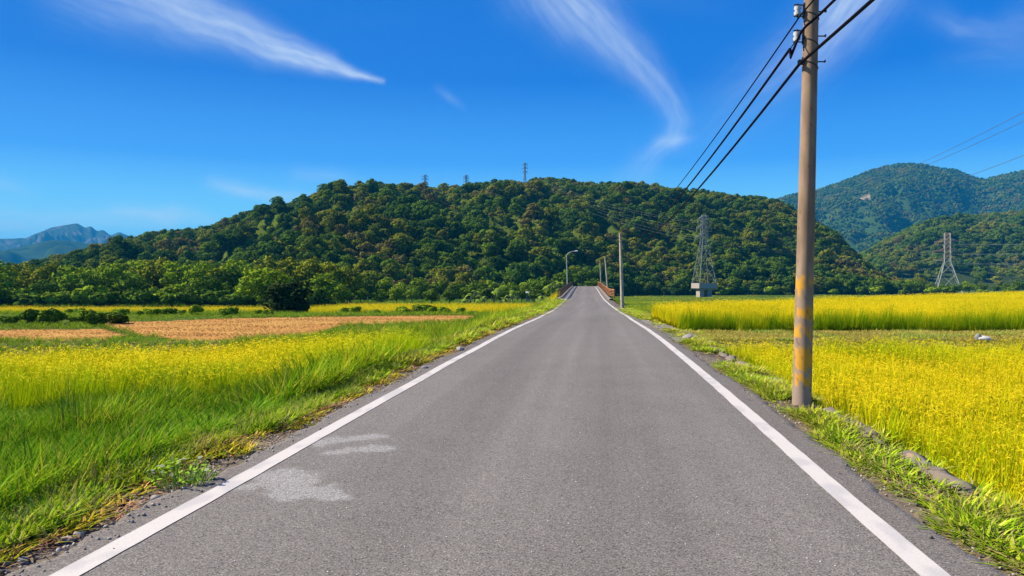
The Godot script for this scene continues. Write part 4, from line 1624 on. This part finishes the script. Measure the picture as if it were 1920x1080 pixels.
	wire(a2, others[0] + Vector3(-0.1, -0.4, 0), 1.05, 0.019, black, "middle black cable from the near pole to the second pole", g)
	wire(a3, others[0] + Vector3(-0.1, -0.65, 0), 1.12, 0.021, black, "lowest thick cable from the near pole to the second pole", g)
	var bo := back.position
	wire(a3, Vector3(bo.x - 0.15, a3.y, bo.z), 0.72, 0.021, black, "thick cable passing the near pole and running overhead", g)
	wire(a1, Vector3(bo.x - 0.2, a1.y, bo.z), 0.5, 0.011, black, "thin wire running overhead from the top insulator", g)
	var jump := Shape.new()
	var jp := PackedVector3Array()
	for q in [[1481, 91], [1482.5, 100], [1482, 109], [1486, 98], [1493, 80], [1502, 60], [1512, 48], [1524, 38], [1536, 27.5]]:
		jp.append(at_depth(q[0], q[1], D - 0.2))
	tube(jump, jp, [0.019], 6)
	tag(part("jumper_cable", jump.mesh(), black, self), "kinked black jumper cable in front of the insulators", "wire", g)
	var j_end: Vector3 = jp[jp.size() - 1]
	wire(j_end, Vector3(bo.x, j_end.y, bo.z), 0.95, 0.019, black, "middle cable running overhead from the kinked jumper", g)
	wire(a2, at_depth(1496, 71, D), 0.0, 0.007, black, "short tie wire between cable end and lower insulator", g)
	for k in 2:
		for i in 2:
			wire(others[k] + Vector3(-0.1 + 0.2 * i, -0.25 * (i + 1), 0), others[k + 1] + Vector3(-0.1 + 0.2 * i, -0.25 * (i + 1), 0), 0.8, 0.012, black, "wire between the far poles beside the bridge", "wires between far poles")

# ------------------------------------------------------------------ pylons
func build_pylons() -> void:
	var steel := mat(Color(0.20, 0.23, 0.24), 0.6)
	var pale := mat(Color(0.38, 0.40, 0.35), 0.6)
	var pink := mat(Color(0.36, 0.25, 0.21), 0.6)
	var concrete := mat(Color(0.33, 0.29, 0.25), 0.95)
	var wm := mat(Color(0.16, 0.18, 0.17), 0.7)
	var arms_1 := [[17.0, 3.2], [20.3, 3.0], [23.4, 2.6]]
	# on its concrete footing in the meadow
	var f := place(1320, 275.0)
	var pier := base("pylon_footing", f, deg_to_rad(YAW + 12.0))
	tag(pier, "tall forked concrete footing carrying the grey pylon", "footing")
	for sg in [-1.0, 1.0]:
		var c := Shape.new()
		box(c, Vector3(sg * 1.55, 1.4, 0), Vector3(1.7, 3.4, 3.0))
		part("column", c.mesh(), concrete, pier)
	var cap := Shape.new()
	box(cap, Vector3(0, 4.25, 0), Vector3(7.0, 1.9, 6.6))
	part("cap", cap.mesh(), concrete, pier)
	var haunch := Shape.new()
	box(haunch, Vector3(0, 2.95, 0), Vector3(5.6, 0.4, 4.6))
	part("haunch", haunch.mesh(), concrete, pier)
	var p1 := make_pylon(f + Vector3(0, 5.2, 0), deg_to_rad(YAW + 12.0), 25.0, 6.4, 15.5, 2.0, 1.5, arms_1, 0.13, steel, steel, "grey lattice pylon standing on a concrete footing")
	var arms_2 := [[16.6, 5.6], [21.2, 6.2], [25.8, 5.4]]
	var f2 := place(1776, 365.0)
	var p2 := make_pylon(f2 - Vector3(0, 0.2, 0), deg_to_rad(YAW - 20.0), 30.0, 11.4, 15.8, 2.7, 2.3, arms_2, 0.17, pale, pink, "wide footed pylon with reddish top on the meadow edge")
	# on the ridge
	var ridge := []
	for q in [[984.0, 0.985, 22.0, "dark lattice pylon on the hill crest"], [874.0, 1.0, 14.0, "small lattice pylon peeping over the hill crest"], [797.0, 0.88, 16.0, "slender pale pylon on the slope below the crest"]]:
		var hp := hill_point(q[0], q[1])
		var hh: float = q[2]
		var n := make_pylon(hp, deg_to_rad(20.0), hh, 3.0, hh * 0.6, 1.1, 0.8, [[hh * 0.66, 2.2], [hh * 0.80, 2.5], [hh * 0.93, 2.2]], 0.14, steel, steel, q[3])
		ridge.append(n)
	for i in 3:
		for sg in [-1.0, 1.0]:
			wire(arm_tip(p1, arms_1[i], sg), arm_tip(p2, arms_2[i], sg), 2.2, 0.04, wm, "transmission wire strung between the grey and reddish pylons", "wires between the pylons")
			var rr := [[22.0 * 0.66, 2.2], [22.0 * 0.80, 2.5], [22.0 * 0.93, 2.2]]
			wire(arm_tip(p1, arms_1[i], sg), arm_tip(ridge[0], rr[i], sg), 7.0, 0.022, wm, "transmission wire climbing from the grey pylon to the crest", "wires climbing the hill")
	var p3 := make_pylon(place(2420, 300.0), deg_to_rad(-40.0), 32.0, 11.4, 16.0, 2.7, 2.3, arms_2, 0.19, pale, pink, "pylon beyond the paddies carrying the wires on from the reddish one")
	for i in 3:
		for sg in [-1.0, 1.0]:
			wire(arm_tip(p2, arms_2[i], sg), arm_tip(p3, arms_2[i], sg), 2.5, 0.05, wm, "transmission wire running on from the reddish pylon", "wires beyond the reddish pylon")
	# the line that crosses the sky over the rounded mountain
	var hp2 := hill_point(1513, 0.96)
	var arms_4 := [[12.0, 2.2], [15.5, 2.5], [19.0, 2.2]]
	var p4 := make_pylon(hp2, deg_to_rad(40.0), 21.0, 3.0, 11.0, 1.2, 0.9, arms_4, 0.13, steel, steel, "small lattice pylon on the lower shoulder of the hill")
	var arms_5 := [[30.0, 4.0], [36.5, 4.4], [39.0, 3.6]]
	var p5 := make_pylon(place(2300, 100.0), deg_to_rad(20.0), 41.0, 9.0, 24.0, 2.4, 1.8, arms_5, 0.18, pale, pale, "tall lattice pylon beyond the golden paddy")
	var dark_w := mat(Color(0.10, 0.12, 0.14), 0.5)
	for q in [[2, 1.0, 2, -1.0, 6.0], [2, -1.0, 1, -1.0, 6.5], [0, 1.0, 0, -1.0, 7.0]]:
		wire(arm_tip(p4, arms_4[q[0]], q[1]), arm_tip(p5, arms_5[q[2]], q[3]), q[4], 0.055, dark_w, "long wire crossing the sky over the rounded mountain", "wires over the mountain")

# ------------------------------------------------------------------ stones, litter, weeds
func build_small_things() -> void:
	var pale := mat(Color(0.36, 0.33, 0.30), 0.95)
	var warm := mat(Color(0.40, 0.27, 0.16), 0.9)
	var grey := mat(Color(0.25, 0.235, 0.225), 0.95)
	for m in [pale, warm, grey]:
		m.uv1_triplanar = true
		m.uv1_scale = Vector3(6, 6, 6)
		m.albedo_texture = cloud_noise_texture(17, 0.03, Color(0.55, 0.55, 0.55), Color(1, 1, 1))
	var n := 0
	for q in [
		[1290, 636, 0.34, pale, "white stone at the end of the bank beside the apron"], [1418, 722, 0.10, pale, "small white stone in the grass before the pole"], [1432, 722, 0.09, pale, "small white stone in the grass before the pole"],
		[1462, 742, 0.17, grey, "grey stone in the grass at the pole foot"], [1440, 734, 0.11, pale, "small white stone in the grass before the pole"], [1412, 704, 0.10, pale, "small white stone in the grass before the pole"],
		[1715, 858, 0.17, warm, "brown clod on the broken ledge by the rice"], [1738, 868, 0.15, grey, "grey stone on the broken ledge by the rice"],
		[356, 822, 0.30, warm, "tan boulder half buried in the verge grass"], [148, 1003, 0.07, pale, "pale stone at the ragged road edge"], [128, 1012, 0.07, pale, "pale stone at the ragged road edge"], [42, 1052, 0.07, pale, "pale stone at the ragged road edge"],
		[292, 935, 0.07, pale, "pale stone at the ragged road edge"], [862, 659, 0.22, pale, "pale stone beside the far edge line"], [796, 694, 0.14, grey, "grey stone beside the far edge line"], [1005, 584, 0.3, pale, "pale stone on the verge before the bridge"]]:
		var p := on_level(q[0], q[1], -0.02)
		p.y = ground_y(p.x, p.z)
		var sz: float = q[2]
		n += 1
		var o := part("stone", stone_mesh(900 + n, Vector3(sz * 1.2, sz * 0.7, sz)), q[3], self, p + Vector3(0, sz * 0.16, 0))
		o.rotation.y = n * 1.7
		tag(o, q[4], "stone", "stones along the verges")
	# the broken mud and concrete ledge between verge and paddy
	var ledge := Shape.new()
	var rows := 130
	for j in rows:
		var d := lerpf(19.5, 3.0, j / (rows - 1.0))
		var prof := [[3.30, -0.16], [3.34, 0.0], [3.46, 0.02], [3.52, -0.02], [3.56, -0.5]]
		for i in 5:
			var w := noise(d, i * 20.0, 90.0) * 0.06
			var hgt := noise(d, i * 13.0 + 70, 60.0) * 0.05 - 0.13 * smoothstep(-0.15, 0.25, noise(d, 200, 170.0))
			ledge.vert(Vector3(road_x(d) + prof[i][0] + w, road_y(d) + prof[i][1] + hgt - 0.02, -d), Vector3.UP, Color(1, 1, 1) * (1.0 + 0.3 * noise(d, i * 9.0, 50.0)))
	grid(ledge, 5, rows)
	smooth_normals(ledge)
	var lm := mat(Color(0.24, 0.20, 0.165), 0.95, true)
	lm.uv1_triplanar = true
	lm.uv1_world_triplanar = true
	lm.uv1_scale = Vector3(3, 3, 3)
	lm.albedo_texture = cloud_noise_texture(18, 0.03, Color(0.5, 0.48, 0.46), Color(1, 1, 1))
	var lo := part("paddy_ledge", ledge.mesh(), lm, self)
	tag(lo, "crumbling earth and concrete ledge along the rice edge", "ledge")
	# gravel and litter along both ragged edges
	var grav := base("gravel")
	tag(grav, "loose gravel along the ragged road edges", "gravel", "", "stuff")
	var gm := mat(Color.WHITE, 0.95, true)
	var xf := []
	var cs := []
	for i in 9000:
		var left := rng.randf() < 0.8
		var d := 2.0 + 40.0 * pow(rng.randf(), 1.8)
		var s := (EDGE_L - 0.12 + rng.randfn() * 0.14) if left else (EDGE_R + 0.1 + rng.randfn() * 0.12)
		var x := road_x(d) + s
		var sz := 0.006 + 0.022 * pow(rng.randf(), 2.0)
		var on := s > EDGE_L + 0.06 and s < EDGE_R - 0.06
		var y := road_y(d) if on else maxf(ground_y(x, -d), road_y(d) - 0.045)
		xf.append(Transform3D(Basis.from_euler(Vector3(0, rng.randf() * TAU, rng.randf())).scaled(Vector3.ONE * sz), Vector3(x, y + sz * 0.2, -d)))
		var g := rng.randf_range(0.12, 0.5)
		cs.append(Color(g, g * 0.88, g * 0.74))
	many("pebbles", grav, stone_mesh(77, Vector3(1.2, 0.8, 1.0)), gm, xf, cs)
	# pale chips scattered over the asphalt
	var chips := base("gravel")
	tag(chips, "tiny pale chips scattered over the asphalt", "gravel", "", "stuff")
	xf = []
	cs = []
	for i in 5200:
		var d := 2.4 + 13.0 * pow(rng.randf(), 1.5)
		var s := rng.randf_range(-2.2, 2.5)
		var x := road_x(d) + s
		var sz := 0.0035 + 0.007 * pow(rng.randf(), 2.5)
		if noise(x, d, 160.0) + rng.randf() * 0.5 < 0.12: continue
		xf.append(Transform3D(Basis(Vector3.UP, rng.randf() * TAU).scaled(Vector3(sz, sz * 0.6, sz)), Vector3(x, road_y(d) + 0.012 * noise(x, d, 1200.0) + sz * 0.2, -d)))
		var g := rng.randf_range(0.3, 0.7)
		cs.append(Color(g, g * 0.95, g * 0.88))
	many("chips", chips, stone_mesh(78, Vector3(1.2, 0.8, 1.0)), gm, xf, cs)
	var litter := base("litter")
	tag(litter, "dry brown leaf litter on the bare verge ground", "litter", "", "stuff")
	xf = []
	cs = []
	var flake := Shape.new()
	var fi := [flake.vert(Vector3(-1, 0, 0), Vector3.UP), flake.vert(Vector3(0, 0.15, -0.3), Vector3.UP), flake.vert(Vector3(1, 0, 0), Vector3.UP), flake.vert(Vector3(0, 0.1, 0.3), Vector3.UP)]
	flake.tri_facing(fi[0], fi[1], fi[2])
	flake.tri_facing(fi[0], fi[2], fi[3])
	for i in 6500:
		var left := rng.randf() < 0.45
		var d := 2.0 + 26.0 * pow(rng.randf(), 1.5)
		var s := (EDGE_L - 0.2 + rng.randfn() * 0.13) if left else (EDGE_R + 0.42 + rng.randfn() * 0.22)
		if not left and rng.randf() < 0.5:
			d = rng.randf_range(5.8, 9.6)
			s = EDGE_R + rng.randf_range(0.1, 0.7)
		var x := road_x(d) + s
		var sz := rng.randf_range(0.015, 0.05)
		var y := ground_y(x, -d) + 0.012
		if s > EDGE_L and s < EDGE_R: y = road_y(d) + 0.014
		xf.append(Transform3D(Basis.from_euler(Vector3(rng.randfn() * 0.25, rng.randf() * TAU, rng.randfn() * 0.25)).scaled(Vector3.ONE * sz), Vector3(x, y, -d)))
		var g := rng.randf_range(0.5, 1.3)
		cs.append(Color(0.22 * g, 0.15 * g, 0.08 * g))
	many("dead_leaves", litter, flake.mesh(), mat(Color.WHITE, 0.9, true), xf, cs)
	# the broad leaved weed at the left edge
	var wp := on_level(345, 905, 0.0)
	var weed := base("weed_plant", Vector3(wp.x, ground_y(wp.x, wp.z), wp.z))
	tag(weed, "broad leaved weed spilling over the gravel edge", "plant")
	var wleaf := mat(Color(0.25, 0.42, 0.018), 0.9, false, Color(0.6, 0.6, 0.6), 0.1)
	var wl := Shape.new()
	var prev := -1
	var a0 := wl.vert(Vector3.ZERO, Vector3.UP)
	for k in 9:
		var a := lerpf(-1.35, 1.35, k / 8.0)
		var rr := 0.05 * (0.75 + 0.25 * cos(a * 2.0))
		var v := wl.vert(Vector3(rr * cos(a) * 1.2, 0.006 * absf(sin(a)), rr * sin(a)), Vector3(0, 1, 0.25 * sin(a)).normalized())
		if prev >= 0:
			wl.tri_facing(a0, prev, v)
		prev = v
	var wm := wl.mesh()
	var ws := Shape.new()
	for k in 120:
		var a := rng.randf() * TAU
		var r := 0.24 * sqrt(rng.randf())
		var p := Vector3(cos(a) * r * 1.2, 0.06 + 0.16 * rng.randf() * (1.0 - r), sin(a) * r)
		bar(ws, Vector3(p.x * 0.7, 0, p.z * 0.7), p, 0.003, 4)
		var lf := part("leaf", wm, wleaf, weed, p)
		lf.rotation = Vector3(rng.randfn() * 0.4, rng.randf() * TAU, rng.randfn() * 0.4)
		lf.scale = Vector3.ONE * rng.randf_range(0.3, 0.75)
	part("stem", ws.mesh(), wleaf, weed)
	# dark reeds standing out of the left paddy
	var reed := [Color(0.12, 0.18, 0.010), Color(0.12, 0.12, 0.015), Color(0.16, 0.22, 0.012)]
	for q in [[118, 8.8, 1.0], [135, 9.2, 1.05], [150, 8.9, 1.0]]:
		var t := part("reed_clump", tuft(960 + int(q[0]), 7, 1.0, 0.010, 0.07, 0.12, reed), mat(Color.WHITE, 0.7, true, Color(0.3, 0.3, 0.3)), self, place(q[0], q[1]))
		t.scale = Vector3.ONE * q[2]
		tag(t, "dark upright reed clump standing out of the yellowing rice", "reeds", "reed clumps in the rice")
	# a pale sack on the bank
	var sack := on_level(1845, 640, -0.1)
	sack.y = ground_y(sack.x, sack.z)
	var so := base("sack", sack)
	tag(so, "crumpled white sack lying on the grassy bank", "sack")
	part("body", stone_mesh(990, Vector3(0.5, 0.16, 0.3)), mat(Color(0.50, 0.49, 0.46), 0.8), so, Vector3(0, 0.08, 0))
	part("tied_end", stone_mesh(991, Vector3(0.2, 0.2, 0.18)), mat(Color(0.22, 0.22, 0.22), 0.8), so, Vector3(-0.16, 0.13, 0))
